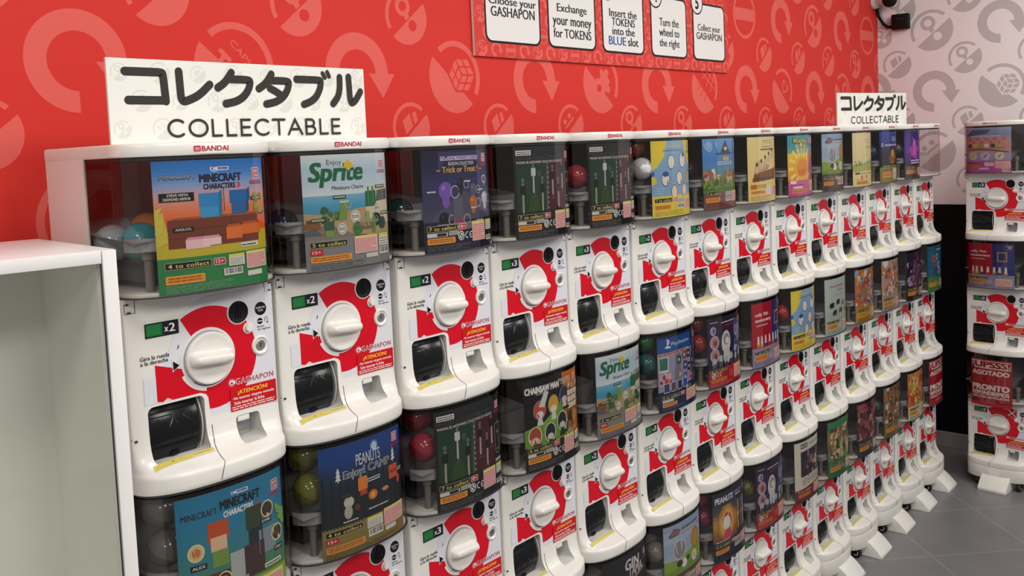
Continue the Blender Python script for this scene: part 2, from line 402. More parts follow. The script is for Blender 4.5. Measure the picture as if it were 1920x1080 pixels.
# the big roundel over the near sign carries lettering
a.n = 14; a.text('CAPSULE', 1.222, 2.036, 1.345, 2.052, REDP, .02, ang=-.85); a.text('TOY', 1.165, 1.985, 1.285, 2.035, REDP, .05, ang=-.75)
a.clip = (-1.6, 0, XW, 3.0)
o = structure(link_mesh('wall_back', a.mesh('wall_back', lambda x, y, d: (x, YW - d, y), M['wall'], extra=[(*boxgeo(-1.6, XW + .1, YW + .002, YW + .12, 0, 3), RED)])))
WHT, WHP = (.86, .86, .87), (.55, .54, .54)
a = Art(); a.rect(0, 0, 2.2, 3.0, WHT)
for (y, z, r, k) in ((.33, 2.448, .10, 0), (.149, 2.313, .112, 0), (.335, 2.142, .078, 5), (-.02, 2.15, .085, 0), (-.20, 1.986, .115, 1), (-.03, 1.81, .08, 5), (.42, 2.30, .06, 0), (-.02, 2.48, .09, 0), (-.36, 2.156, .085, 0), (.141, 1.649, .112, 6), (.316, 1.83, .075, 5), (-.05, 1.49, .08, 0), (.32, 1.49, .08, 0), (-.36, 1.81, .08, 0), (-.55, 2.313, .112, 0), (-.38, 1.49, .08, 5), *[(-.9 - .7 * k, 1.98, .112, 0) for k in range(2)], *[(-1.25 - .7 * k, 2.313, .112, 0) for k in range(2)], *[(-.9 - .7 * k, 1.65, .112, 6) for k in range(2)], *[(-.72 - .35 * k, z, .082, 5 * (k % 2)) for k in range(4) for z in (1.49, 1.815, 2.15, 2.47)]):
    roundel(a, YW - y, z, r, WHP, WHT, k, 1 if k != 1 else -1)
for (y, z) in ((-.195, 2.32), (.14, 1.98), (.48, 2.0), (-.2, 1.65), (-.55, 1.98), (-.9, 2.313), (-1.6, 2.313), (-1.25, 1.98), (-.55, 1.65), (-1.25, 1.65)): arrow(a, YW - y, z, .112, WHP)
a.clip = (0.0, 0, 2.2, 3.0)
structure(link_mesh('wall_right', a.mesh('wall_right', lambda x, y, d: (XW - d, YW - x, y), M['wall'], extra=[(*boxgeo(XW + .002, XW + .12, -2.2, YW, 0, 3), WHT)])))
b = MB(); b.box(XW - .012, XW - .001, -2.2, YW - .002, .08, 1.357, M['black']); structure(link_mesh('trim_1', b.mesh('trim_1', 0)))
b = MB(); b.box(XW - .022, XW - .001, -2.2, YW - .002, 0, .085, M['skirting'], bev=.003)
b.box(XW - .0225, XW - .0215, -.055, -.051, .001, .084, M['dark']); structure(link_mesh('baseboard_right', b.mesh('baseboard_right', 0)))
b = MB(); b.box(-1.6, XW - .001, YW - .018, YW - .002, 0, .085, M['skirting'], bev=.003); structure(link_mesh('baseboard_back', b.mesh('baseboard_back', 0)))
b = MB(); b.box(-3, XW + .1, -4.5, YW + .1, -.1, 0, M['floor']); structure(link_mesh('floor', b.mesh('floor', 0)))

# ------------------------------------------------------------------ capsule machine: shared part meshes
# local frame: x along the row (0..0.296), y into the depth (0 = control panel, 0.247 = back), z from the tray's lower rim
XC, HW, PITCH, ZP, ZC = .148, .1445, .5588, .3235, .553
def outline(k, n=44, grow=0.0):
    """plan outline; k=0 flat control panel, k=1 bowed tray / display case"""
    a_ = HW - .002 * (1 - k) + grow; b_ = .013 + .062 * k + grow; ex = 2.0 / (2.45 + 6 * (1 - k) ** 3)
    pts = [(XC - a_, .247)]
    for i in range(n + 1):
        t = PI - PI * i / n; c, s_ = math.cos(t), math.sin(t)
        pts.append((XC + math.copysign(abs(c) ** ex, c) * a_, .013 - abs(s_) ** ex * b_))
    pts.append((XC + a_, .247)); return pts
PROF = [(0, .965), (.003, .99), (.007, 1), (.022, 1), (.026, .99), (.0293, .955), (.0312, .90), (.033, .80), (.0352, .66), (.038, .52), (.042, .38), (.048, .24), (.056, .13), (.066, .065), (.08, .025), (.1, .004), (.115, 0), (ZP, 0)]
def kof(z):
    for (z0, k0), (z1, k1) in zip(PROF, PROF[1:]):
        if z0 <= z <= z1: return k0 + (k1 - k0) * (z - z0) / (z1 - z0)
    return 0
def yfront(u, k):
    a_ = HW - .002 * (1 - k); b_ = .013 + .062 * k; p = 2.45 + 6 * (1 - k) ** 3
    q = min(1, abs((u - XC) / a_)); return .013 - b_ * (1 - q ** p) ** (1 / p)
def zshelf(u, y):
    """height of the tray's top surface at a plan position"""
    z = .029
    while z < .115 and yfront(u, kof(z)) < y: z += .0004
    return z
def rrect(x0, x1, z0, z1, r, n=5):
    o = []
    for (cx, cz, a0) in ((x1 - r, z1 - r, 0), (x0 + r, z1 - r, 90), (x0 + r, z0 + r, 180), (x1 - r, z0 + r, 270)):
        for k in range(n + 1): t = math.radians(a0 + 90 * k / n); o.append((cx + r * math.cos(t), cz + r * math.sin(t)))
    return o
def body_mesh(kind):
    b = MB(); vs = []; fs = []; n = None
    for z, k in PROF:
        o = outline(k); n = len(o); vs += [(x, y, z) for x, y in o]
    for j in range(len(PROF) - 1):
        for i in range(n): fs.append((j * n + i, j * n + (i + 1) % n, (j + 1) * n + (i + 1) % n, (j + 1) * n + i))
    fs.append(tuple(reversed(range(n)))); fs.append(tuple(range((len(PROF) - 1) * n, len(PROF) * n)))
    b.add(vs, fs, M['white']); b.slot(M['inner']); me = b.mesh('body', 0)
    base = link_mesh('body_base', me); cuts = []
    def cutter(pts_front, pts_back, y0, y1):
        c = MB(); c.slot(M['white']); m = len(pts_front)
        c.add([(x, y0, z) for x, z in pts_front] + [(x, y1, z) for x, z in pts_back], [tuple(range(m)), tuple(range(2 * m - 1, m - 1, -1))] + [(i, i + m, (i + 1) % m + m, (i + 1) % m) for i in range(m)], M['inner'])
        o = link_mesh('cutter', c.mesh('cutter', 0)); cuts.append(o)
    cutter(rrect(.033, .139, .0415, .1385, .012), rrect(.035, .137, .0435, .1375, .010), -.10, .058)
    cutter(rrect(.1925, .2485, .0385, .0855, .007), rrect(.198, .243, .042, .084, .006), -.055, .030)
    0 and cutter([(.2565 + .0135 * math.cos(2 * PI * k / 24), .2030 + .0135 * math.sin(2 * PI * k / 24)) for k in range(24)], [(.2565 + .0105 * math.cos(2 * PI * k / 24), .2030 + .0105 * math.sin(2 * PI * k / 24)) for k in range(24)], -.003, .007)
    0 and cutter([(.2144 + .0185 * math.cos(2 * PI * k / 28), .2706 + .0185 * math.sin(2 * PI * k / 28)) for k in range(28)], [(.2144 + .016 * math.cos(2 * PI * k / 28), .2706 + .016 * math.sin(2 * PI * k / 28)) for k in range(28)], -.003, .010)
    for c in cuts:
        m = base.modifiers.new('cut', 'BOOLEAN'); m.operation = 'DIFFERENCE'; m.object = c; m.solver = 'EXACT'
    dg = bpy.context.evaluated_depsgraph_get()
    cutm = bpy.data.meshes.new_from_object(base.evaluated_get(dg)); 
    for c in cuts: bpy.data.objects.remove(c)
    bpy.data.objects.remove(base)
    # islands: rear housing behind the clear case, case floor, gasket
    e = MB(); e.add([v.co.copy() for v in cutm.vertices], [list(p.vertices) for p in cutm.polygons], M['white']); e.slot(M['inner'])
    for i, p in enumerate(cutm.polygons): e.m[i] = p.material_index
    zt = ZC + .004
    e.box(XC - HW, XC - HW + .004, .103, .247, ZP - .002, zt, M['white'])
    e.box(XC + HW - .004, XC + HW, .103, .247, ZP - .002, zt, M['white'])
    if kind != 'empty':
        e.box(XC + HW - .0055, XC + HW - .0045, .02, .243, ZP + .008, zt - .001, M['wall_shade'])  # thin dark sheet painting the shade on the right inner wall
    e.prism(outline(1, grow=-.0005), ZP, ZP + .0020, M['dark'])
    e.prism(outline(1, grow=-.0048), ZP + .0020, ZP + .0085, M['white'], .0012)
    # fine seams of the moulding
    z = [.082, .07, .06, .05, .043, .038, .034, .031, .029, .026, .02, .012, .004]
    pts = [(.1475, -.0004, .0825)] + [(.1485 - .0005 * i if i < 3 else .147 - .0022 * (i - 2), yfront(.14, kof(q)) - .0003, q) for i, q in enumerate(z)]
    e.tube(pts, .00055, M['dark'], 5)
    e.tube([(.1395, -.0003, .0828), (.1475, -.0003, .0828)], .0005, M['dark'], 5)
    e.tube([(.0035, .004, .0905), (.0335, .0008, .0905)], .0005, M['dark'], 5); e.box(.009, .0135, -.0006, .004, .086, .0895, M['dark'])
    for s_ in (0, 1):
        f = lambda x: x if not s_ else 2 * XC - x
        e.tube([(f(.007), .002, .316), (f(.0075), .0015, .299), (f(.024), -.0003, .299), (f(.024), -.0003, .320)], .0005, M['dark'], 5)
        e.box(min(f(.009), f(.014)), max(f(.009), f(.014)), -.0008, .003, .313, .3155, M['dark']); e.box(min(f(.011), f(.017)), max(f(.011), f(.017)), -.0008, .003, .2995, .302, M['dark'])
    return e.mesh('body', 35)
def case_mesh(kind):
    """clear front and sides, with a smoked sheet across the back"""
    m = M['clear2'] if kind == 'empty' else M['clear']
    o = outline(1, grow=-.0012); o = [(o[0][0], .104)] + o[1:-1] + [(o[-1][0], .104)]; n = len(o); z0, z1 = ZP + .002, ZC + .0
    b = MB(); b.add([(x, y, z0) for x, y in o] + [(x, y, z1) for x, y in o], [(i, i + 1, i + 1 + n, i + n) for i in range(n - 1)], m)
    b.add([(XC - HW + .005, .244, z0), (XC + HW - .006, .244, z0), (XC + HW - .006, .244, z1), (XC - HW + .005, .244, z1)], [(0, 1, 2, 3)], M['smoke'] if kind != 'empty' else m)
    return b.mesh('display_case', 50)
def hopper_mesh(kind):
    b = MB(); h = M['hopper']
    if kind == 'empty':
        b.box(.02, .276, .02, .028, .418, .432, h); b.box(.02, .276, .20, .208, .418, .432, h); b.box(.012, .02, .02, .208, .418, .432, h); b.box(.276, .284, .02, .208, .418, .432, h)
        return b.mesh('capsule_hopper', 30)
    # bowed collar along the front, two sloping chutes, drum below, posts and latch on the floor
    o = [(x, y) for x, y in outline(1, grow=-.012)[2:-2] if x < .232]; n = len(o)
    b.add([(x, y, .399) for x, y in o] + [(x, y, .421) for x, y in o] + [(x * .97 + XC * .03, y + .006, .421) for x, y in o] + [(x * .97 + XC * .03, y + .006, .399) for x, y in o], [((r * n + i), (r * n + i + 1), ((r + 1) % 4 * n + i + 1), ((r + 1) % 4 * n + i)) for r in range(4) for i in range(n - 1)], h)
    b.add([(.012, -.035, .416), (.228, -.04, .416), (.20, .09, .362), (.09, .09, .362), (.012, .10, .425), (.228, .10, .425), (.012, .235, .445), (.228, .235, .445)], [(0, 1, 2, 3), (0, 3, 4), (1, 5, 2), (3, 2, 5, 4), (4, 5, 7, 6)], h)
    b.box(.045, .25, .02, .2, .345, .368, M['dark'], bev=.008)
    for x, y in ((.048, -.012), (.245, -.01), (.06, .15), (.24, .15)):
        mx = Matrix.Translation((x, y, ZP + .008)); b.lathe([(.0075, 0), (.0075, .052), (.011, .054), (.011, .072)], M['post'], mx, 14)
    b.box(.075, .086, -.03, -.02, ZP + .008, ZP + .030, M['post'], bev=.001); b.box(.112, .122, -.035, -.026, ZP + .008, ZP + .026, M['post'], bev=.001)
    b.tube([(.07, -.02, .362), (.09, -.03, .352), (.105, -.033, .345), (.108, -.032, .338)], .003, M['hopper'], 6)
    return b.mesh('capsule_hopper', 35)
def lid_mesh(top):
    b = MB()
    if top:
        b.prism(outline(1, grow=.0008), ZC, ZC + .0215, M['white'], .0045)
        b.prism(outline(1, grow=-.006), ZC - .006, ZC - .0004, M['dark'])
    else:
        b.prism(outline(1, grow=-.003), ZC + .0015, PITCH - .0004, M['dark'])
    return b.mesh('lid', 40)

def flat(y0): return lambda x, z, d: (x, y0 - d, z)
KX, KZ, KR = .151, .201, .0525
REDD, STK = '#d4001f', (.72, .72, .78)
def sticker_mesh():
    a = Art()
    a.poly([(.030, .1425), (.030, .187), (.062, .188), (.100, .2785), (.128, .2965), (.150, .308), (.287, .308), (.287, .0915), (.150, .0915), (.1475, .128), (.142, .138), (.132, .1425)], STK)
    pts = []
    for k in range(31):
        t = math.radians(124 - 219 * k / 30); r = .0955 + (.0925 - .0955) * min(1, k / 17) if k < 17 else .0925 + (.086 - .0925) * (k - 17) / 13
        pts.append((.155 + r * math.cos(t), .196 + r * math.sin(t)))
    inn = [(KX + .0515 * math.cos(math.radians(t)), KZ + .0515 * math.sin(math.radians(t))) for t in range(-98, 127, 8)]
    a.poly(pts + inn, REDD)
    a.poly([(.052, .1445), (.052, .2065), (.106, .189), (.118, .165), (.128, .150), (.151, .1495), (.1475, .128), (.142, .138), (.132, .1425), (.079, .1425), (.071, .1475), (.062, .1425)], REDD)
    a.poly([(.1475, .111), (.1475, .15), (.165, .15), (.165, .112)], REDD)
    a.ell(KX, KZ, KR, (.80, .79, .77), n=48)
    a.arc(KX, KZ, KR * .97, KR + .0055, 205, 262, (.80, .79, .77), 14)
    a.arc(KX + .001, KZ - .0008, .0478, .0493, 228, 325, '#1d2c5c', 20)
    a.arc(.2144, .2706, .0183, .0225, 0, 360, (.80, .79, .77), 32)                       # white border of the coin slot
    a.ell(.2611, .2695, .0123, '#0b0b0d', n=24); a.text('INSERTAR', .2515, .2697, .2707, .2733, '#f0f0f0', .01); a.text('FICHA', .2560, .2643, .2664, .2680, '#f0f0f0', .01)
    a.ell(.2585, .2468, .0058, '#0b0b0d', n=18); a.rect(.2540, .2460, .2630, .2476, '#f0f0f0')
    a.arc(.2715, .2500, .0022, .0031, 0, 180, '#17171a', 8); a.rect(.2737, .2425, .2746, .25, '#17171a'); a.rect(.2684, .2448, .2693, .25, '#17171a'); a.poly([(.2720, .2435), (.2763, .2435), (.27415, .2405)], '#17171a')
    a.text('Botón', .2525, .2352, .2668, .2390, '#26262c', .012); a.text('de regreso', .2525, .2292, .2800, .2340, '#26262c', .012)
    a.arc(.2330, .2385, .0075, .0105, 0, 360, (.80, .79, .77), 24)
    a.arc(.2565, .2030, .0133, .0185, 0, 360, (.80, .79, .77), 28)
    a.text('Gira la rueda', .0270, .2175, .0785, .2245, '#1c1c22', .018); a.text('a la derecha', .0270, .2095, .0755, .2165, '#1c1c22', .018)
    a.poly([(.0825, .1885), (.0825, .2120), (.0965, .1985)], (.80, .79, .77)); a.poly([(.0838, .1905), (.0838, .2075), (.0955, .1985)], '#0b0b0d')
    a.poly([(.0925, .2255), (.0965, .2290), (.0965, .2350), (.0950, .2310)], '#14141c')
    # red logo lettering
    a.ell(.1925, .1465, .0070, (.78, .77, .78)); a.arc(.1925, .1465, .0048, .0066, 40, 330, '#c2123a', 20); a.ell(.1925, .1455, .0024, '#c2123a')
    a.text('GASHAPON', .2010, .1412, .2800, .1515, (.78, .77, .78), .06, spacing=1.12); a.text('GASHAPON', .2015, .1417, .2795, .1510, '#b3123c', .015, spacing=1.12)
    return a.mesh('instruction_sticker', flat(-.0004), M['print'])
def warning_mesh():
    a = Art(); a.rr(.1880, .0950, .2835, .1350, .002, '#c4121a'); a.text('¡ATENCIÓN!', .2030, .1215, .2650, .1325, '#ffd23c', .02)
    a.text('· No insertar ninguna moneda.', .1900, .1130, .2790, .1195, '#f6ecec', .02); a.text('Solo insertar la ficha', .1945, .1055, .2570, .1115, '#f6ecec', .02)
    a.lines(.1900, .0965, .2800, .1040, 2, '#f0dede', 4)
    return a.mesh('warning_label', flat(-.0022), M['print'], extra=[(*boxgeo(.1880, .2835, -.0020, .0004, .0950, .1350), '#c4121a')])
def price_mesh(n):
    a = Art(); a.rr(.0385, .2535, .0985, .2775, .002, '#0c0d12'); a.rr(.0400, .2555, .0690, .2755, .001, '#1a6a30'); a.rr(.0410, .2580, .0655, .2748, .001, '#238040'); a.rect(.0690, .2555, .0970, .2755, '#15182a')
    a.text('x', .0725, .2600, .0795, .2675, '#f2f2f2', .03); a.text(str(n), .0815, .2590, .0915, .2730, '#f6f6f6', .03)
    return a.mesh('price_display', flat(-.0012), M['print'], extra=[(*boxgeo(.0385, .0985, -.0010, .0004, .2535, .2775), '#0c0d12')])
def knob_mesh():
    b = MB(); wm = M['white']; mx = Matrix.Translation((KX, 0, KZ)) @ Matrix.Rotation(PI / 2, 4, 'X')
    b.lathe([(.0476, .0), (.0476, .0028), (.0470, .0034), (.0462, .0034)], M['hopper'], mx, 48)
    b.lathe([(.0458, .0025), (.0458, .0080), (.0450, .0098), (.0430, .0105), (.0400, .0096), (.0300, .0078), (.0001, .0070)], wm, mx, 48)
    # grip: horizontal fin, waisted in plan and flaring into the disc
    vs = []; fs = []; n = 30; L = [(0, 1.0), (.25, .82), (.55, .74), (.8, .68), (.93, .52), (1, .25)]
    T = math.radians(-4)
    for (h, q) in L:
        for i in range(n):
            t = 2 * PI * i / n; c, s_ = math.cos(t), math.sin(t); ln = .0432 * (1 - h ** 2 * .24)
            x = math.copysign(abs(c) ** .55, c) * ln; wd = (.0125 + .008 * (abs(x) / .0432) ** 2 * (1 - h)) * q
            z = math.copysign(abs(s_) ** .6, s_) * wd
            vs.append((KX + x * math.cos(T) - z * math.sin(T), -(.0068 + .0225 * h), KZ + x * math.sin(T) + z * math.cos(T)))
    for j in range(len(L) - 1):
        for i in range(n): fs.append((j * n + i, j * n + (i + 1) % n, (j + 1) * n + (i + 1) % n, (j + 1) * n + i))
    fs.append(tuple(range((len(L) - 1) * n, len(L) * n))); b.add(vs, fs, wm)
    return b.mesh('turning_knob', 45)
def door_mesh():
    """bowed black flap with raised lettering"""
    def at(x, t, off=0): # t 0 bottom .. 1 top
        return (x, .022 - .022 * max(0, math.sin(PI * (.12 + .80 * t))) - off, .0445 + .0925 * t)
    b = MB(); n, m = 26, 2; xs = [.0355, .0380, .1250, .1295]; dd = [.002, 0, 0, .006]
    vs = [(x, at(x, j / n)[1] + d, at(x, j / n)[2]) for j in range(n + 1) for x, d in zip(xs, dd)]
    fs = [(j * 4 + i, j * 4 + i + 1, j * 4 + i + 5, j * 4 + i + 4) for j in range(n) for i in range(3)]
    k = len(vs); vs += [(x, .045, at(x, j / n)[2]) for j in range(n + 1) for x in (xs[0], xs[-1])]
    fs += [(k + j * 2, k + j * 2 + 2, j * 4 + 4, j * 4) for j in range(n)] + [(k + j * 2 + 1, j * 4 + 3, j * 4 + 7, k + j * 2 + 3) for j in range(n)]
    b.add(vs, fs, M['door'])
    for t, z0, z1 in (('BAN', .56, .76), ('DAI', .30, .50)):
        ps, bb = glyphs(t, 0, 0, 1.25); W_, H_ = bb[2] - bb[0], bb[3] - bb[1]
        for q in ps:
            g = [(.052 + (x - bb[0]) / W_ * .062, z0 + (y - bb[1]) / H_ * (z1 - z0)) for x, y in q]; c = len(g)
            b.add([at(x, z, .0006) for x, z in g] + [at(x, z, -.0005) for x, z in g], [tuple(range(c))] + [(i, i + c, (i + 1) % c + c, (i + 1) % c) for i in range(c)], M['door'])
    # rim line across the top and thumb notch at the foot
    b.tube([at(.040, .86, .0008), at(.084, .865, .0012), at(.122, .86, .0008)], .0012, M['door'], 6); b.tube([at(.040, .86, .0008), at(.040, .79, .0008)], .0012, M['door'], 6); b.tube([at(.040, .79, .0008), at(.078, .785, .001)], .001, M['door'], 6)
    b.lathe([(.009, 0), (.008, .003), (.0001, .0035)], M['bplastic'], Matrix.Translation(at(.082, .05, .001)) @ Matrix.Rotation(PI / 2, 4, 'X') @ Matrix.Scale(.45, 4, (0, 1, 0)), 18)
    # clear guard disc seen edge-on at the right of the flap
    b.tube([(.1312, at(0, j / 14)[1] - .001, at(0, j / 14)[2]) for j in range(15)], .0012, M['inner'], 6)
    return b.mesh('prize_door', 50)
def small_parts():
    P = {}
    b = MB(); mx = Matrix.Translation((.2144, -.0008, .2706)) @ Matrix.Rotation(PI / 2, 4, 'X')
    b.lathe([(.0001, .0002), (.0150, .0002), (.0172, .0016), (.0196, .0018), (.0198, 0)], M['bplastic'], mx, 28); b.box(.2136, .2152, -.0022, -.0009, .258, .284, M['door']); b.box(.2085, .2098, -.0019, -.0009, .258, .272, M['door']); b.box(.219, .2203, -.0019, -.0009, .259, .270, M['door'])
    P['coin_slot'] = b.mesh('coin_slot', 35)
    b = MB(); mx = Matrix.Translation((.2330, -.0004, .2385)) @ Matrix.Rotation(PI / 2, 4, 'X'); b.lathe([(.0068, 0), (.0068, .0055), (.0058, .0068), (.0001, .0070)], M['white'], mx, 20); P['return_button'] = b.mesh('return_button', 35)
    b = MB(); mx = Matrix.Translation((.2562, -.0006, .2030)) @ Matrix.Rotation(PI / 2, 4, 'X'); b.lathe([(.0098, 0), (.0098, .0015), (.0090, .0022), (.0060, .0022), (.0056, .0012), (.0001, .0012)], M['metal'], mx, 24); b.lathe([(.0098, .0005), (.0112, .0004), (.0150, .0032), (.0172, .0026), (.0180, 0)], M['white'], mx, 28); b.box(.2551, .2573, -.0025, -.0015, .1990, .2070, M['dark']); P['lock'] = b.mesh('lock', 35)
    b = MB(); b.box(.2010, .2250, -.0005, .0290, .0735, .0835, M['white'], bev=.0015); b.box(.1990, .2425, .0270, .0299, .0480, .0740, M['hopper']); P['coin_return'] = b.mesh('coin_return', 30)
    # yellow caution strip lying on the tray
    a = Art(); a.rect(0, 0, 1, 1, '#cdbd56'); a.rect(0, 0, 1, .30, '#cfccc0'); a.lines(.03, .42, .97, .88, 1, '#8f8434', 7, .45); a.lines(.05, .06, .95, .24, 1, '#a5a292', 9, .5)
    def fn(x, y, d):
        u = .0285 + .110 * x; yy = -.0165 - .0078 * (1 - y); return (u, yy, zshelf(u, yy) + .0006 + d)
    P['caution_strip'] = a.mesh('caution_strip', fn, M['print'], cuts=[k / 12 for k in range(1, 12)])
    a = Art(); a.rr(.1125, .5590, .1245, .5680, .001, '#b8173f'); a.rect(.1140, .5635, .1230, .5640, '#f0dde0'); a.lines(.1145, .5600, .1225, .5665, 2, '#f0dde0', 5, .35); a.text('BANDAI', .1270, .5592, .1765, .5678, '#b8173f', .02)
    P['logo'] = a.mesh('logo', lambda x, z, d: (x, yfront(x, 1) - .0017 - d, z), M['print'], cuts=[k * .01 for k in range(11, 18)])
    return P
ME = {'body': body_mesh('std'), 'body_e': body_mesh('empty'), 'case': case_mesh('std'), 'case_e': case_mesh('empty'), 'hopper': hopper_mesh('std'), 'hopper_e': hopper_mesh('empty'), 'lid': lid_mesh(False), 'lid_t': lid_mesh(True),
      'sticker': sticker_mesh(), 'warning': warning_mesh(), 'price2': price_mesh(2), 'price3': price_mesh(3), 'knob': knob_mesh(), 'door': door_mesh(), **small_parts()}
def stand_mesh():
    P = {}
    b = MB(); b.prism(outline(1, grow=-.0005), .045, PITCH * 0 + .1058, M['white'], .002); P['skirt'] = b.mesh('skirt', 40)
    b = MB(); n = 10; x0, x1 = .092, .222
    prof = [(-.116, 0), (-.116, .013)] + [(-.116 + .086 * t, .013 + .062 * math.sin(t * PI / 2)) for t in [k / n for k in range(1, n + 1)]] + [(.10, .075), (.10, 0)]
    m = len(prof); b.add([(x0, y, z) for y, z in prof] + [(x1, y, z) for y, z in prof], [tuple(range(m)), tuple(range(2 * m - 1, m - 1, -1))] + [(i, i + m, (i + 1) % m + m, (i + 1) % m) for i in range(m)], M['white'])
    bm = bmesh.new(); tmp = b.mesh('foot', 0); bm.from_mesh(tmp); bmesh.ops.bevel(bm, geom=[e for e in bm.edges if e.calc_face_angle(0) > .6], offset=.003, segments=2, affect='EDGES', profile=.5); bm.to_mesh(tmp); bm.free(); smooth_mesh(tmp, 35); P['foot'] = tmp
    b = MB(); mx = Matrix.Rotation(PI / 2, 4, 'Y')
    b.lathe([(.012, -.009), (.0205, -.009), (.0225, -.006), (.0225, .006), (.0205, .009), (.012, .009)], M['tyre'], mx, 24); b.lathe([(.0001, -.0092), (.012, -.0092), (.012, .0092), (.0001, .0092)], M['inner'], mx, 18)
    b.lathe([(.0001, -.011), (.004, -.011), (.004, .011), (.0001, .011)], M['bplastic'], mx, 12)
    b.box(-.013, -.0105, -.008, .010, -.004, .024, M['bplastic']); b.box(.0105, .013, -.008, .010, -.004, .024, M['bplastic']); b.box(-.013, .013, -.008, .010, .0185, .0275, M['bplastic'])
    P['caster'] = b.mesh('caster', 35)
    return P
MS = stand_mesh()

# ------------------------------------------------------------------ posters: sheet bent along the bowed case front
PU0, PU1, PZ0, PZ1 = .045, .254, ZP + .0030, ZC - .0085
_arc = []; 
def _build_arc():
    N = 240; pts = []
    for i in range(N + 1):
        u = .012 + (.284 - .012) * i / N; a_, b_, p = HW - .0036, .075 - .0036, 2.45
        q = min(1, abs((u - XC) / a_)); pts.append((u, .013 - b_ * (1 - q ** p) ** (1 / p)))
    s_ = 0; _arc.append((0, *pts[0]))
    for p0, p1 in zip(pts, pts[1:]): s_ += math.hypot(p1[0] - p0[0], p1[1] - p0[1]); _arc.append((s_, *p1))
_build_arc()
def s_at(u): return next(s_ for s_, x, y in _arc if x >= u)
def arc_at(s_):
    lo, hi = 0, len(_arc) - 2
    while lo < hi:
        md = (lo + hi + 1) // 2
        if _arc[md][0] <= s_: lo = md
        else: hi = md - 1
    A, B = _arc[lo], _arc[lo + 1]; t = (s_ - A[0]) / (B[0] - A[0]); dx, dy = B[1] - A[1], B[2] - A[2]; L = math.hypot(dx, dy)
    return A[1] + dx * t, A[2] + dy * t, dy / L, -dx / L
def poster_mesh(art, u0=PU0, u1=PU1, z0=PZ0, z1=PZ1):
    sa, sb = s_at(u0), s_at(u1)
    def fn(x, y, d):
        px, py, nx, ny = arc_at(sa + (sb - sa) * x); return (px + nx * (d - .0004), py + ny * (d - .0004), z0 + (z1 - z0) * y)
    art.clip = (0, 0, 1, 1); back = []
    n = 18
    vs = [fn(i / n, j, -.0005) for j in (0, 1) for i in range(n + 1)]; back = [(vs, [(i + n + 1, i + n + 2, i + 1, i) for i in range(n)], (.16, .15, .145))]  # white paper back, greyed to paint in the shade behind the sheet
    return art.mesh('poster', fn, M['poster'], cuts=[k / 18 for k in range(1, 18)], eps=1.4e-5, extra=back)
ASP = .226 / .2180

# ------------------------------------------------------------------ poster artwork
def badge(a, x=.86, y=.835, s=.085, bg='#c0204a'):
    h = s * ASP; a.rr(x, y, x + s, y + h, .008, '#f0dfe4'); a.rr(x + .006, y + .007, x + s - .006, y + h - .007, .006, bg)
    a.text('BAN', x + .016, y + h * .53, x + s - .016, y + h * .84, '#f6eaee', .03); a.text('DAI', x + .016, y + h * .16, x + s - .016, y + h * .47, '#f6eaee', .03)
    a.lines(x - .03, y - .045, x + s + .03, y - .012, 2, bg, 2, .6)
def orange_bar(a, x0, y0, x1, y1, c='#f0a53c'):
    a.rr(x0, y0, x1, y1, .012, c); a.lines(x0 + .02, y0 + (y1 - y0) * .2, x1 - .02, y1 - (y1 - y0) * .15, 2, '#b0601c', 5, .6)
def pinkbox(a, x0, y0, x1, y1, n=8):
    a.rect(x0, y0, x1, y1, '#efc9c4'); a.rect(x0, y1 - (y1 - y0) * .12, x1, y1, '#efe27a'); a.lines(x0 + .01, y0 + .01, x1 - .01, y1 - (y1 - y0) * .14, n, '#cf6f6f', 6, .42)
def whitebox(a, x0, y0, x1, y1, n=4):
    a.rect(x0, y0, x1, y1, '#e6e6de'); a.rect(x0, y1 - (y1 - y0) * .25, x1, y1, '#e2dc6a'); a.lines(x0 + .01, y0 + .008, x1 - .01, y1 - (y1 - y0) * .3, n, '#8d8d90', 8, .4)
def collect(a, n, x0=.04, y0=.19, x1=.40, y1=.245, age='15+', ax=.42, ay=None):
    a.rr(x0, y0, x1, y1, .008, '#b9b98c'); a.rr(x0 + .004, y0 + .004, x1 - .004, y1 - .004, .007, '#0c0c0e'); h = y1 - y0
    a.text('%d to collect' % n, x0 + .025, y0 + h * .22, x1 - .02, y1 - h * .2, '#eede86', .02, spacing=1.1)
    if age:
        ay = y0 if ay is None else ay; a.rr(ax, ay, ax + .105, ay + h, .01, '#f0d8d8'); a.rr(ax + .005, ay + .005, ax + .10, ay + h - .005, .008, '#c81e2e'); a.text(age, ax + .02, ay + h * .25, ax + .088, ay + h * .78, '#f8eaea', .03)
def ce(a, x, y, s, c='#e8e8e8'):
    a.arc(x, y, s * .34, s * .5, 70, 290, c, 12); a.arc(x + s * .95, y, s * .34, s * .5, 70, 290, c, 12); a.rect(x + s * .55, y - s * .06, x + s * .95, y + s * .06, c)
def forbid(a, x, y, r): a.ell(x, y, r, '#e8e8e8'); a.arc(x, y, r * .6, r * .78, 0, 360, '#333', 16); a.stroke([(x - r * .45, y + r * .45 * ASP), (x + r * .45, y - r * .45 * ASP)], r * .25, '#333')
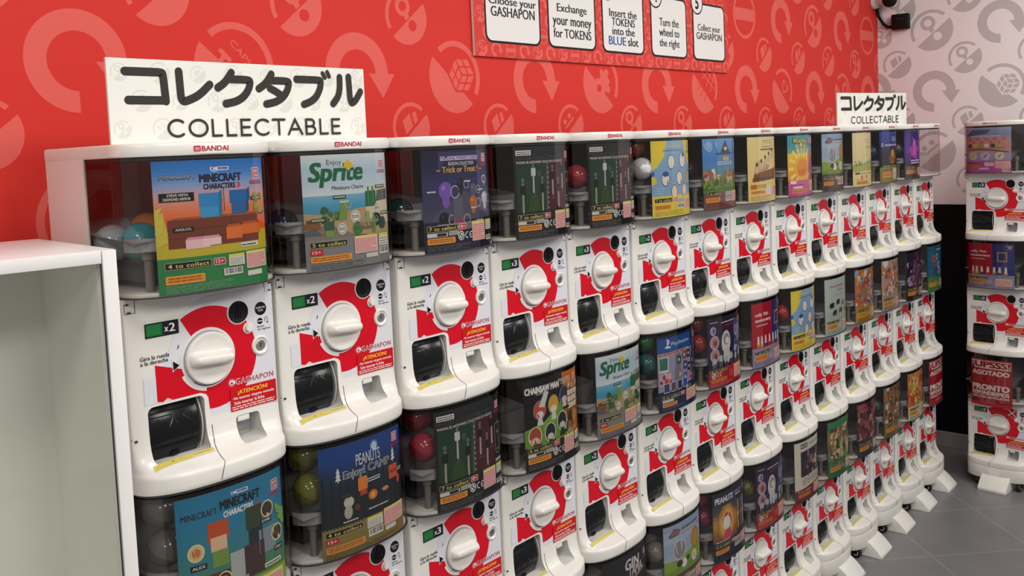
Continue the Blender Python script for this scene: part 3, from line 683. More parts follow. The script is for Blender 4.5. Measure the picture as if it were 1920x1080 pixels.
def foot_std(a, n, age='8+', dark='#17171c', lay=0):
    """the four common layouts of the strip of small print along the foot of a sheet"""
    if lay == 0:      # two stacked boxes, round marks, pink panel
        collect(a, n, .03, .205, .41, .265, age, .43); a.rect(.03, .155, .27, .195, '#d8d8d4'); a.rect(.14, .16, .255, .19, '#222'); a.rect(.285, .16, .42, .20, '#cfcfcb'); a.lines(.29, .165, .41, .195, 2, '#555', 3)
        orange_bar(a, .03, .085, .37, .145); forbid(a, .455, .145, .045); ce(a, .545, .145, .065); pinkbox(a, .62, .075, .84, .275); whitebox(a, .86, .17, .99, .275); a.rect(.86, .12, .99, .165, '#101014'); a.bars(.86, .065, .98, .115)
        a.lines(.03, .015, .60, .075, 4, '#77777a', 4, .3)
    elif lay == 1:
        collect(a, n, .04, .195, .42, .25, None); a.rr(.04, .135, .16, .185, .01, '#c81e2e'); a.text(age, .06, .147, .14, .173, '#f8eaea', .03)
        orange_bar(a, .04, .07, .46, .125); pinkbox(a, .50, .11, .79, .265); whitebox(a, .81, .15, .96, .265, 3); a.bars(.81, .075, .96, .14); a.rr(.63, .06, .79, .10, .008, '#d5d5d0'); a.lines(.04, .01, .62, .06, 4, dark, 4, .3)
    elif lay == 2:
        collect(a, n, .04, .195, .40, .25, age, .43); orange_bar(a, .04, .10, .36, .165); a.rr(.52, .175, .72, .235, .01, '#d8d6d0'); a.lines(.53, .18, .71, .23, 3, '#666', 3); pinkbox(a, .74, .09, .96, .24); a.bars(.52, .10, .72, .16); a.lines(.04, .02, .70, .085, 5, dark, 4, .3)
    else:
        collect(a, n, .05, .20, .48, .25, age, .50); orange_bar(a, .05, .10, .40, .18); pinkbox(a, .62, .06, .95, .22, 6); ce(a, .48, .14, .06); a.lines(.05, .02, .6, .085, 4, dark, 4, .3)
def cap(a, x0, y0, x1, y1, t, c='#101012', tc='#e8e8e8'): a.rect(x0, y0, x1, y1, c); a.text(t, x0 + (x1 - x0) * .1, y0 + (y1 - y0) * .25, x1 - (x1 - x0) * .1, y1 - (y1 - y0) * .22, tc, .03)
def scatter(a, x0, y0, x1, y1, cols, n, seed, smin=.02, smax=.07, kind='mix'):
    r = random.Random(seed)
    for _ in range(n):
        x, y, s = r.uniform(x0, x1), r.uniform(y0, y1), r.uniform(smin, smax); c = r.choice(cols); k = r.random()
        if kind == 'box' or (kind == 'mix' and k < .3): a.poly([(x - s, y - s), (x + s * .9, y - s * r.uniform(.6, 1)), (x + s, y + s), (x - s * r.uniform(.5, 1), y + s * 1.1)], c)
        else: a.ell(x, y, s * r.uniform(.6, 1), c, s * r.uniform(.7, 1.3), 14, r.uniform(0, 3))
def blocks_sky():
    a = Art(ASP); a.rect(0, 0, 1, 1, '#2f8a4e'); a.grad(0, .27, 1, 1, ['#c8b82e', '#d8b030', '#e4622e', '#e66a38', '#e8855c', '#dba6a0', '#86a8dc', '#3a86d8', '#1f74c8'], 26)
    a.poly([(0, .27), (1, .30), (1, .42), (.6, .44), (0, .36)], '#c9bb34'); a.poly([(0, .36), (.1, .40), (.06, .62), (0, .60)], '#d8c64a')
    a.rect(.09, .34, .90, .555, '#7a3a26'); a.poly([(.09, .555), (.90, .555), (.93, .572), (.16, .572)], '#a2583a'); a.rect(.09, .48, .90, .487, '#5e2b1e'); a.rect(.09, .41, .90, .416, '#5e2b1e'); a.rect(.36, .416, .366, .48, '#5e2b1e'); a.rect(.62, .487, .626, .555, '#5e2b1e'); a.rect(.74, .34, .746, .41, '#5e2b1e')
    a.text('MINECRAFT', .05, .855, .33, .895, '#3a3a3e', .03); a.text('MINECRAFT', .053, .865, .327, .893, '#a8a8a8', .0); a.ell(.50, .925, .035, '#f0eef4', .02); a.rr(.46, .915, .63, .945, .01, '#e8e4f0'); a.text('C', .475, .912, .52, .948, '#3a5ab8', .03); a.lines(.53, .918, .62, .942, 1, '#3a5ab8', 4, .7)
    a.text('MINECRAFT', .365, .83, .74, .888, '#1a2048', .075); a.text('CHARACTERS', .395, .775, .68, .815, '#1a2048', .06); a.text('3', .70, .775, .725, .815, '#d0203a', .04); badge(a)
    for (x0, y0, x1, y1, c, d) in ((.35, .64, .52, .745, '#2f8fd0', '#2478b0'), (.355, .56, .515, .64, '#3aa0d8', '#2478b0'), (.62, .655, .79, .755, '#1c6cb8', '#155590'), (.635, .57, .775, .655, '#2a6aa8', '#1b4c80')): a.rect(x0, y0, x1, y1, c); a.poly([(x1, y0), (x1 + .03, y0 + .02), (x1 + .03, y1 + .02), (x1, y1)], d)
    for (x0, y0, x1, y1, c, d) in ((.22, .33, .42, .40, '#f2c8d0', '#d894b0'), (.36, .345, .52, .40, '#f6d6d8', '#e0a4b8'), (.57, .375, .72, .47, '#e87830', '#c05a20'), (.72, .40, .92, .48, '#e07028', '#b85420')): a.rect(x0, y0, x1, y1, c); a.poly([(x0, y1), (x1, y1), (x1 - .02, y1 + .02), (x0 + .02, y1 + .02)], d)
    a.rect(.04, .695, .31, .76, '#101012'); a.text('STEVE WITH', .10, .732, .26, .752, '#e8e8e8', .03); a.text('DIAMOND ARMOR', .07, .703, .28, .723, '#e8e8e8', .03); cap(a, .83, .665, .95, .695, 'ZOMBIE'); cap(a, .13, .465, .29, .50, 'AXOLOTL'); cap(a, .91, .55, .97, .575, 'FOX'); a.rect(.565, .60, .569, .775, '#222'); a.rr(.70, .30, .88, .335, .006, '#e8e8e8'); a.lines(.71, .305, .87, .33, 1, '#333', 2)
    a.poly([(0, .43), (.05, .47), (.07, .56), (.03, .6), (.06, .66), (0, .64)], '#d8cc50'); scatter(a, .85, .58, .97, .72, ['#7a9a30', '#a8a838'], 9, 4, .01, .025)
    collect(a, 4, .05, .185, .42, .24, '15+', .44); orange_bar(a, .05, .075, .36, .14); whitebox(a, .575, .165, .725, .255, 4); a.bars(.525, .095, .70, .15); pinkbox(a, .745, .125, .97, .262); a.rr(.75, .065, .91, .105, .008, '#e4e4e0'); a.lines(.05, .008, .62, .07, 5, '#8fc0a0', 5, .3); return a
def blocks_teal():
    a = Art(ASP); a.rect(0, 0, 1, 1, '#2f7fa4'); a.grad(0, .2, 1, 1, ['#5a8a3a', '#3a8a94', '#2b86ae', '#2a80aa'], 12); a.rect(0, 0, 1, .20, '#8fb43c')
    a.text('MINECRAFT', .04, .82, .33, .87, '#22282e', .03); a.text('MINECRAFT', .36, .835, .73, .905, '#16242e', .075); a.text('CHARACTERS', .385, .77, .66, .815, '#e8eef0', .06); a.text('4', .68, .775, .71, .815, '#d04030', .04); a.rr(.46, .925, .62, .955, .01, '#e8e4f0'); a.text('C', .468, .925, .505, .957, '#3a5ab8', .03); a.lines(.515, .93, .61, .952, 1, '#3a5ab8', 4, .7); badge(a)
    a.rect(.24, .60, .42, .76, '#c8562a'); a.rect(.26, .53, .40, .64, '#e8c4a0'); a.rect(.27, .40, .41, .53, '#7aa04a'); a.rect(.58, .60, .74, .78, '#3a4a34'); a.rect(.60, .42, .74, .60, '#24323a'); a.rect(.70, .36, .88, .56, '#8a98a0'); a.rect(.42, .25, .60, .47, '#b4bcbc'); a.rect(.18, .20, .42, .36, '#6a4030'); a.rect(.55, .22, .75, .48, '#4a3438'); a.rect(.44, .05, .58, .25, '#9aa4a4')
    for x, y, c in ((.14, .56, '#d87850'), (.80, .71, '#3a4030'), (.90, .48, '#4a4a4a'), (.36, .28, '#8a8a8a')): a.ell(x, y, .068, '#ece6b0'); a.ell(x, y, .058, '#d8c890' if c == '#d87850' else '#4a3430'); a.ell(x, y, .035, c)
    cap(a, .09, .42, .22, .465, 'ALEX'); cap(a, .72, .60, .84, .64, 'ZOMBIE'); cap(a, .86, .33, .96, .375, 'STRAY'); cap(a, .24, .17, .40, .21, 'SKELETON'); a.rr(.74, .235, .93, .27, .006, '#e8e8e0'); a.lines(.75, .24, .92, .265, 1, '#333'); pinkbox(a, .66, .0, .95, .18); collect(a, 4, .05, .10, .4, .16); scatter(a, .9, .55, 1, .75, ['#5aa080', '#7ab08a', '#88b040'], 8, 3, .02, .04); scatter(a, 0, .2, .18, .36, ['#3a6a3a', '#4a8040'], 8, 5, .02, .05); return a
def lemon_charms():
    a = Art(ASP); a.rect(0, 0, 1, 1, '#85878a'); a.grad(0, .60, 1, 1, ['#e2e8ea', '#c4d8e6', '#b4d2e6', '#dce6ea'], 12); a.grad(0, .46, 1, .645, ['#3f9ab4', '#4aa0c8', '#7ab8d4'], 8); a.poly([(0, .27), (1, .27), (1, .5), (.6, .52), (.25, .47), (0, .50)], '#b8a078'); a.poly([(0, .27), (.55, .27), (.22, .40), (0, .34)], '#8d7a70'); a.poly([(0, .3), (.18, .30), (.1, .36), (0, .35)], '#5a6472')
    a.text('Enjoy', .24, .895, .40, .955, '#3f4246', .0); a.text('Sprite', .065, .72, .635, .93, '#1e6a46', .05, .18); a.poly([(.42, .905), (.47, .955), (.53, .905), (.475, .865)], '#f0c020'); a.poly([(.42, .895), (.475, .85), (.53, .895), (.475, .93)], '#d8c430'); a.text('Miniature Charm', .28, .69, .64, .725, '#33383a', .02, .15); badge(a, .87, .86, .075)
    # beige car, cups, tags and bottles
    a.poly([(.66, .36), (.66, .60), (.74, .68), (.99, .70), (.99, .36)], '#d8cdb4'); a.poly([(.80, .56), (.82, .66), (.98, .67), (.98, .57)], '#4a5450'); a.rect(.90, .38, .905, .66, '#a89c84'); a.ell(.80, .40, .06, '#2a2a2c'); a.ell(.80, .40, .03, '#8a8a88')
    scatter(a, .18, .43, .36, .52, ['#4a6a3a', '#6a8a48', '#3a5a34'], 14, 11, .015, .035)
    a.poly([(.34, .42), (.37, .58), (.45, .58), (.43, .42)], '#7a9a4a'); a.rect(.355, .575, .46, .59, '#d8e0c0'); a.poly([(.66, .52), (.66, .66), (.80, .66), (.80, .52)], '#2f6a4a'); a.rect(.69, .54, .71, .70, '#3a8a5a'); a.rect(.75, .54, .77, .70, '#3a8a5a')
    for x, y, r, c in ((.53, .44, .055, '#e8e8e2'), (.815, .50, .045, '#d0e0d8'), (.37, .345, .05, '#dde2dc'), (.55, .335, .06, '#4a8a3c'), (.88, .36, .055, '#3c5a5c')): a.ell(x, y, r, c); a.arc(x, y, r * .7, r * .8, 0, 360, '#3a5a40', 16); a.lines(x - r * .6, y - r * .25, x + r * .6, y + r * .3, 2, '#33523c', 5, .5)
    a.poly([(.20, .28), (.18, .42), (.29, .42), (.28, .28)], '#3e5e50'); a.poly([(.20, .28), (.19, .34), (.285, .34), (.28, .28)], '#7aa050'); a.rr(.73, .28, .78, .42, .015, '#5a9a4a'); a.rect(.745, .42, .765, .46, '#6aa85a'); a.ell(.66, .38, .09, '#a8987c', .035); a.rect(.57, .32, .75, .38, '#7a6a54'); a.rr(.65, .39, .70, .48, .015, '#8ab05a'); a.rect(0, .36, .15, .41, '#8a5a34'); a.rect(.02, .41, .14, .44, '#6a442c')
    a.arc(.45, .555, .03, .036, 0, 360, '#c8c8c8', 16)
    for x, y in ((.29, .61), (.06, .42), (.51, .245), (.80, .68), (.86, .435)): a.rect(x, y, x + .14, y + .03, '#2e4a34'); a.lines(x + .01, y + .006, x + .13, y + .026, 1, '#c8d0b8', 3, .6)
    foot_std(a, 5, '15+', '#55575c', 1); return a
def night_charms():
    a = Art(ASP); a.rect(0, 0, 1, 1, '#1b1c3a'); a.grad(0, .3, 1, 1, ['#4a4a66', '#3c3d5c', '#35386a', '#22244c', '#181a38'], 12); a.poly([(.1, .35), (.5, .60), (.75, .50), (.97, .62), (.97, .3), (.1, .3)], '#50506c'); a.poly([(.18, .75), (.30, .93), (.95, .85), (.85, .98), (.2, .98)], '#383a68')
    a.rect(.22, .895, .76, .935, '#cfc4e6'); a.text('PERSONAL MARKER CHARM', .23, .90, .75, .93, '#3a2a7a', .02); a.text('SEASON COLLECTION', .32, .845, .69, .88, '#dcdce4', .02); a.text('~ Trick or Treat ! ~', .17, .775, .83, .835, '#e8b43a', .03); badge(a, .84, .87, .08)
    for x, y, r, c in ((.27, .60, .085, '#7a5ab8'), (.48, .66, .055, '#24242e'), (.67, .60, .055, '#5c5c70'), (.66, .47, .06, '#b8682e'), (.87, .50, .06, '#c4c4d0'), (.24, .325, .065, '#15151c'), (.45, .315, .07, '#b02440')):
        a.ell(x, y, r, c); a.ell(x - r * .3, y + r * .35, r * .25, tuple(min(1, v * 1.6 + .03) for v in lin(c))); a.ell(x, y - r * 1.2, r * .55, c, r * .8)
        a.arc(x + r * 1.5, y - r * .2, r * .62, r * .74, 0, 360, '#b8b8c4', 18)
    a.arc(.87, .69, .03, .042, 0, 360, '#e0e0e8', 16); a.rect(.866, .62, .874, .66, '#e0e0e8')
    for x0, x1, y in ((.15, .30, .275), (.35, .62, .275), (.70, .82, .29)): a.rect(x0, y - .07, x1, y, '#77778a'); a.rect(x0, y - .008, x1, y, '#9a9aac')
    a.rect(.36, .30, .50, .52, '#606078')
    for x, y in ((.05, .585), (.53, .67), (.74, .575), (.20, .215), (.38, .225), (.62, .40)): a.lines(x, y, x + .1, y + .02, 1, '#e0e0e6', 6, .7)
    foot_std(a, 7, '8+', '#2a2a3a', 0); return a
def key_charms():
    a = Art(ASP); a.rect(0, 0, 1, 1, '#15171b'); a.grad(0, .82, 1, 1, ['#1b1e22', '#26292e'], 4); a.grad(.03, .29, .52, .82, ['#1d3a1c', '#243f22', '#1f3f38', '#1c3a33'], 6); a.grad(.52, .29, .85, .82, ['#4a1422', '#521726', '#43141f'], 6); a.poly([(.47, .29), (.50, .29), (.535, .82), (.50, .82)], '#4d5a62')
    for k in range(9): a.ell(.512 + .004 * (k % 2), .32 + .055 * k, .011, '#9aa4a6')
    a.poly([(.18, .29), (.36, .29), (.34, .44), (.20, .44)], '#2e4e22')
    a.rect(.03, .905, .24, .958, '#e6e6e2'); a.lines(.04, .91, .23, .952, 2, '#33333a', 3, .5); a.text('MAZDA COLLECTIBLE KEY', .03, .855, .80, .895, '#50545a', .0, spacing=1.1); a.text("WANNA BE AN OWNER COLLECTION OF MAZDA", .03, .815, .80, .842, '#d4d6d8', .02)
    def key(x, y, h, c1, c2):
        a.arc(x, y + h * .52, .012, .017, 0, 360, '#b4b8ba', 14); a.arc(x, y + h * .40, .008, .013, 0, 360, '#b4b8ba', 12); a.rr(x - .035, y + h * .08, x + .035, y + h * .34, .012, c1); a.poly([(x - .012, y + h * .08), (x + .012, y + h * .08), (x + .010, y - h * .45), (x, y - h * .5), (x - .016, y - h * .42)], c2); a.lines(x - .04, y - h * .58, x + .05, y - h * .55, 1, '#8a8d90')
    key(.27, .65, .34, '#c4cac8', '#b4bab6'); key(.11, .45, .36, '#15181b', '#9aa09e'); key(.41, .46, .36, '#15181b', '#a4aaa6'); key(.60, .60, .32, '#15181b', '#a8aaac'); key(.71, .46, .32, '#15181b', '#a8aaac'); key(.80, .66, .32, '#15181b', '#b4b6b8'); a.arc(.36, .70, .018, .022, 0, 360, '#9aa09e', 12)
    a.rr(.86, .42, .99, .70, .012, '#8d9094'); a.rr(.868, .428, .982, .692, .010, '#191a1e'); a.ell(.925, .60, .018, '#8d9094'); a.stroke([(.87, .40), (.92, .375), (.98, .40)], .008, '#8d9094'); a.rr(.86, .295, .99, .325, .004, '#d8d8d4'); a.lines(.865, .3, .985, .32, 1, '#333'); badge(a, .885, .855, .075); foot_std(a, 7, '8+', '#15151a', 0); return a
def pale_badges():
    a = Art(ASP); a.rect(0, 0, 1, 1, '#e6d24a'); a.grad(0, .28, 1, 1, ['#8cb2d6', '#86aed4', '#8ab6dc', '#9cc2e0'], 8); a.poly([(0, .62), (.10, .66), (.24, .80), (.30, 1), (0, 1)], '#ecd64a'); a.poly([(.72, 1), (.86, .72), (1, .62), (1, 1)], '#ecd64a'); a.poly([(0, .42), (.09, .46), (.05, .56), (0, .56)], '#e6d24a'); a.rect(0, .54, .05, .60, '#3a6ab0')
    a.lines(0.26, 0.9, 0.66, 0.955, 1, '#b8c8b4', 4, .6); a.lines(.22, .855, .72, .89, 1, '#6a8ab0', 3, .5); badge(a, .86, .87, .08, '#c07a3a')
    for x, y, r, c, e in ((.40, .72, .10, '#eeece6', .12), (.70, .74, .10, '#eceae6', .14), (.26, .50, .10, '#eceaea', .12), (.60, .50, .09, '#eee6dc', .12), (.87, .50, .065, '#e0b884', .13), (.46, .32, .085, '#ece2c4', .12), (.74, .33, .085, '#efdccc', .12)):
        r *= .78; e *= .72; a.ell(x, y, r + .012, '#5a6678', e + .012); a.ell(x, y, r, c, e)
    a.ell(.265, .565, .065, '#3a5aa0', .035); a.ell(.72, .81, .04, '#6a7280', .03); a.lines(.08, .30, .22, .40, 3, '#b4d0e8', 2, .4); a.grad(0, 0, 1, .26, ['#eede5c', '#e8d24a'], 3); foot_std(a, 7, '8+', '#8a7a20', 2); return a
def village():
    a = Art(ASP); a.rect(0, 0, 1, 1, '#7a4a48'); a.grad(0, .28, 1, 1, ['#5a7a44', '#6a8a4a', '#5a90c0', '#4a8ad0', '#5e9ada', '#72a8e0'], 16); a.poly([(0, .44), (1, .50), (1, .28), (0, .28)], '#6e8a46'); a.rect(0, .24, 1, .30, '#4f7a34'); scatter(a, .02, .40, .98, .54, ['#c87a70', '#e0c090', '#8a5a48', '#4a7040', '#d8a0a0', '#6a8a4a', '#e8e0c8', '#b86058'], 46, 21, .015, .045); scatter(a, 0, .30, 1, .40, ['#7a9a44', '#4a7a34', '#8a9a50', '#6a5a38'], 30, 22, .015, .04)
    a.poly([(.45, .84), (.55, .97), (.66, .84), (.70, .80), (.42, .80)], '#4a4038'); a.ell(.56, .855, .05, '#e0d8c8', .025); a.lines(0.3, 0.765, 0.82, 0.805, 1, '#4a4a5a', 4, .6); a.rr(.46, .68, .66, .74, .01, '#c8b070'); a.lines(.30, .62, .80, .68, 2, '#d8e0f0', 5); scatter(a, .05, .84, .3, .95, ['#88b4e4', '#9cc0ea'], 6, 9, .03, .06); badge(a, .88, .86, .07, '#8a5a8a'); a.grad(0, 0, 1, .24, ['#8a5450', '#70484a'], 3); foot_std(a, 5, None, '#4a2a2a', 2); return a
def cream_loaf():
    a = Art(ASP); a.rect(0, 0, 1, 1, '#eeda96'); a.grad(0, .3, 1, 1, ['#eed88a', '#f0dc9a', '#efdf9e'], 6); [a.arc(.42 + .075 * k, .92, .018, .028, 20 * k, 260 + 20 * k, '#4a4234', 10) for k in range(5)]; a.lines(.36, .83, .74, .875, 1, '#b49a6a', 3); a.lines(0.33, 0.785, 0.82, 0.825, 1, '#5a5248', 9, .6); badge(a, .88, .90, .07, '#c87a5a')
    a.poly([(.10, .31), (.86, .34), (.90, .52), (.55, .48), (.14, .44)], '#8a5430'); a.poly([(.10, .31), (.86, .34), (.86, .39), (.10, .37)], '#6e4024'); a.poly([(.14, .44), (.55, .48), (.62, .56), (.20, .62)], '#c8a070'); a.poly([(.2, .62), (.30, .64), (.48, .56), (.46, .50), (.2, .54)], '#d4b48a')
    for k in range(5): x, y = .22 + .13 * k, .50 + .055 * k; a.ell(x, y, .05, '#dcc4a0', .075, rot=-.5); a.ell(x - .01, y + .075, .028, '#4a2a1c', .03)
    a.grad(0, 0, 1, .30, ['#f0d890', '#ecd680'], 3); a.rr(.05, .20, .20, .27, .01, '#c86a2a'); a.lines(.22, .21, .5, .27, 2, '#a05a30', 4, .5); orange_bar(a, .05, .12, .45, .18, '#f0b850'); pinkbox(a, .70, .08, .97, .25); a.rr(.48, .10, .66, .25, .06, '#e4e4e4'); a.lines(.05, .02, .66, .10, 4, '#b08a4a', 4); return a
def sunburst():
    a = Art(ASP); a.rect(0, 0, 1, 1, '#d85a9c'); a.grad(0, .62, 1, 1, ['#e8d04a', '#6ab4a8', '#4aa4b8', '#48a8c0'], 8); a.grad(0, .26, 1, .70, ['#f0a030', '#f4c030', '#f8d848'], 6)
    for k in range(16):
        t = 2 * PI * k / 16; a.poly([(.42, .48), (.42 + .40 * math.cos(t), .48 + .40 * math.sin(t)), (.42 + .40 * math.cos(t + .16), .48 + .40 * math.sin(t + .16))], '#fbe890')
    a.ell(.42, .47, .27, '#f6c22c', .19); a.ell(.42, .47, .20, '#f0962a', .145); a.rr(.27, .33, .55, .44, .05, '#e87a3a'); a.grad(.66, .26, 1, .80, ['#c85a4a', '#a86a9a', '#d87a5a', '#7ab0c8'], 8); scatter(a, .68, .3, .98, .75, ['#e0c8a0', '#c84a6a', '#e8a03a', '#7a6ab0'], 18, 31, .015, .04)
    a.text('Kirby', .14, .845, .62, .955, '#2a3a30', .07); a.text('Kirby', .15, .855, .61, .95, '#f4d83a', .03); a.rect(.16, .79, .54, .815, '#d89a2a'); badge(a, .70, .87, .085, '#e05a9a'); a.rect(.80, .85, .98, .97, '#f0a0c8'); a.grad(0, 0, 1, .26, ['#c84a9a', '#e06aa8'], 3); a.rr(.05, .205, .2, .255, .01, '#f4f0f0'); a.text('5 to collect', .06, .17, .46, .2, '#2a1a30', .03); orange_bar(a, .08, .05, .6, .11, '#f09a5a'); a.rect(.12, .125, .42, .165, '#e8d8e0'); pinkbox(a, .70, .06, .95, .24); return a
def two_mascots():
    a = Art(ASP); a.rect(0, 0, 1, 1, '#5a4c50'); a.grad(0, .34, 1, 1, ['#9ab8c8', '#a8c4d4', '#9ab4d4', '#b4c8e0', '#8ea8d0'], 8); a.poly([(0, .36), (0, .52), (.3, .50), (.6, .56), (1, .62), (1, .30)], '#8fae44'); a.poly([(0, .36), (.5, .42), (1, .34), (1, .30), (0, .30)], '#7a9c3a'); a.lines(0.38, 0.87, 0.86, 0.925, 1, '#5a5a64', 9, .6); a.lines(.36, .83, .86, .855, 1, '#b07a70', 3); a.poly([(.08, .86), (.2, .95), (.36, .90), (.3, .84), (.12, .83)], '#6a6a78'); a.lines(0.14, 0.865, 0.32, 0.91, 2, '#c86a5a', 9, .6)
    a.ell(.32, .63, .155, '#c8c8cc', .145); a.ell(.32, .63, .13, '#8f8f9a', .12); a.ell(.74, .67, .125, '#a87a2a', .145); a.ell(.74, .67, .105, '#c8963a', .125); a.ell(.42, .42, .07, '#ecece8', .065); a.ell(.70, .43, .075, '#ecece8', .075); a.ell(.70, .43, .045, '#c8c8b8', .045); a.ell(.31, .44, .07, '#2e3430', .045); a.ell(.52, .46, .05, '#2a5a34', .035); badge(a, .88, .86, .07, '#8a6a9a')
    a.rect(0, 0, 1, .29, '#5a4a4e'); foot_std(a, 8, '15+', '#332a2c', 2); return a
def cream_field():
    a = Art(ASP); a.rect(0, 0, 1, 1, '#f0e0ac'); a.grad(0, .3, 1, 1, ['#e4dc9c', '#efe2ac', '#f2e4b4'], 5); [a.arc(.48 + .11 * k, .84, .025, .036, 30 * k, 250 + 30 * k, '#b08a9a', 10) for k in range(4)]; a.lines(.5, .70, .8, .76, 2, '#a8a09a', 3); a.poly([(0, .26), (1, .30), (1, .43), (.4, .45), (0, .40)], '#b8c064'); scatter(a, .05, .40, .95, .48, ['#6a9a4a', '#c87a9a', '#d8d870', '#8ab0a0', '#e8e4d8'], 26, 41, .012, .035); a.rect(0, 0, 1, .27, '#efe0a4'); a.rect(.07, .225, .22, .26, '#4a3a34'); a.lines(.25, .225, .95, .255, 1, '#7a6a4a'); orange_bar(a, .1, .03, .6, .1); a.ell(.5, .17, .06, '#e0a050', .045); a.ell(.3, .17, .05, '#d08a44', .04); a.lines(.1, .11, .4, .14, 1, '#b08040'); pinkbox(a, .78, .05, .97, .2); return a
def blue_statue():
    a = Art(ASP); a.rect(0, 0, 1, 1, '#1a2040'); a.grad(0, .3, 1, 1, ['#1a1a20', '#141824', '#1c2450', '#2a409a', '#2c48a8'], 12); a.lines(0.18, 0.7, 0.98, 0.765, 1, '#b8bcd0', 9, .6); a.rr(.5, .80, .8, .9, .01, '#7a88c0'); a.poly([(.42, .36), (.38, .48), (.46, .62), (.60, .64), (.72, .52), (.66, .36)], '#a8782c'); a.ell(.55, .58, .09, '#d8a440', .07); a.ell(.46, .44, .06, '#c88c34'); a.ell(.64, .44, .05, '#8a5a28'); scatter(a, .3, .32, .8, .6, ['#6a4a24', '#e0b050', '#3a2a20'], 16, 51, .012, .03); a.rect(.05, .70, .12, .78, '#9aa0b8'); a.grad(0, 0, 1, .30, ['#8a8440', '#94904c'], 3); a.lines(.1, .31, .9, .335, 1, '#d8d4b0'); orange_bar(a, .08, .10, .5, .2); whitebox(a, .55, .05, .95, .27, 5); collect(a, 5, .08, .21, .5, .26, None); return a
def purple_robot():
    a = Art(ASP); a.rect(0, 0, 1, 1, '#2a1c40'); a.grad(0, .26, 1, 1, ['#2a2038', '#4a2a78', '#5a30a0', '#4a2c90', '#3a2478'], 10); a.poly([(.30, .45), (.18, .62), (.34, .70), (.42, .84), (.54, .72), (.72, .66), (.58, .48), (.66, .40), (.44, .42)], '#c04ac0'); a.poly([(.34, .5), (.42, .76), (.54, .66), (.50, .48)], '#e070d0'); a.ell(.43, .76, .05, '#f0a0e0'); scatter(a, .1, .4, .8, .85, ['#7a4ad0', '#9a5ae0', '#d060c8'], 18, 61, .01, .03); a.lines(0.24, 0.3, 0.8, 0.4, 2, '#dcdcf2', 9, .6); a.grad(.72, .26, 1, .98, ['#5a3a90', '#6a4ab0', '#3a3a80'], 4); badge(a, .86, .86, .08, '#8a4ab8'); a.rect(0, 0, 1, .27, '#4a4450'); foot_std(a, 6, None, '#222', 3); return a
def camp_night():
    a = Art(ASP); a.rect(0, 0, 1, 1, '#16202a'); a.grad(0, .27, 1, 1, ['#1b232a', '#1b242c', '#1b2631', '#1b2c40', '#1c3a68', '#1c4690', '#1d468c'], 16)
    for k in range(12): a.rect(.02 + .085 * k, .28, .035 + .085 * k, .74 - .03 * (k % 3), '#141c24')
    a.ell(.60, .905, .05, '#5a86c8'); a.ell(.60, .905, .035, '#c8d8ec'); a.text('PEANUTS', .38, .77, .67, .875, '#e8ecee', .0); a.text('Enjoy! CAMP', .235, .665, .79, .755, '#d8dde0', .05, rot=.0); a.text('Enjoy! CAMP', .237, .668, .788, .752, '#2a3540', .005)
    for x, y in ((.18, .685), (.85, .70)):
        for j in range(3): a.poly([(x - .032 + .006 * j, y + .035 * j), (x + .032 - .006 * j, y + .035 * j), (x, y + .05 + .035 * j)], '#e0e6e6')
        a.rect(x - .004, y - .02, x + .004, y, '#e0e6e6')
    # plain toys in the camp fire light
    for x, y, rx, ry, c in ((.28, .47, .055, .05, '#c8c4b8'), (.27, .38, .045, .06, '#b8b4a8'), (.26, .53, .06, .022, '#2a3a2a'), (.37, .40, .03, .03, '#7a2a2a'), (.56, .46, .055, .045, '#d8762a'), (.56, .46, .025, .025, '#f0b050'), (.72, .47, .045, .02, '#c89a5a'), (.92, .50, .025, .04, '#c85048')): a.ell(x, y, rx, c, ry)
    a.rr(.39, .53, .50, .66, .02, '#e0883a'); a.rect(.41, .49, .49, .54, '#b84a34'); a.rr(.78, .53, .91, .66, .012, '#d85a34'); a.stroke([(.79, .59), (.81, .61), (.83, .58), (.85, .61), (.87, .58), (.90, .61)], .008, '#3a1a14'); a.lines(.50, .585, .66, .63, 2, '#d8d8d4', 3, .5); a.lines(.92, .57, .99, .61, 2, '#d8d8d4', 4, .5); a.lines(.21, .29, .38, .312, 1, '#d8d8d4', 5, .5); a.lines(.50, .33, .76, .352, 1, '#d8d8d4', 6, .5)
    a.rect(0, 0, 1, .275, '#8a7a3e'); a.grad(0, 0, 1, .27, ['#84743c', '#908244'], 3)
    for k in range(30): a.rect(.01 + .033 * k, .262, .025 + .033 * k, .282, '#3a3420')
    badge(a, .84, .87, .085); collect(a, 4, .03, .195, .42, .25, None); a.rr(.03, .135, .155, .185, .01, '#c81e2e'); a.text('15+', .05, .147, .135, .173, '#f8eaea', .03); orange_bar(a, .03, .055, .44, .115, '#d89a4a'); whitebox(a, .47, .165, .66, .265, 4); a.bars(.48, .085, .66, .155); pinkbox(a, .68, .125, .97, .285); a.rr(.69, .075, .84, .115, .008, '#d8d8d2'); a.lines(.03, .01, .9, .05, 3, '#5e5430', 4, .35); return a
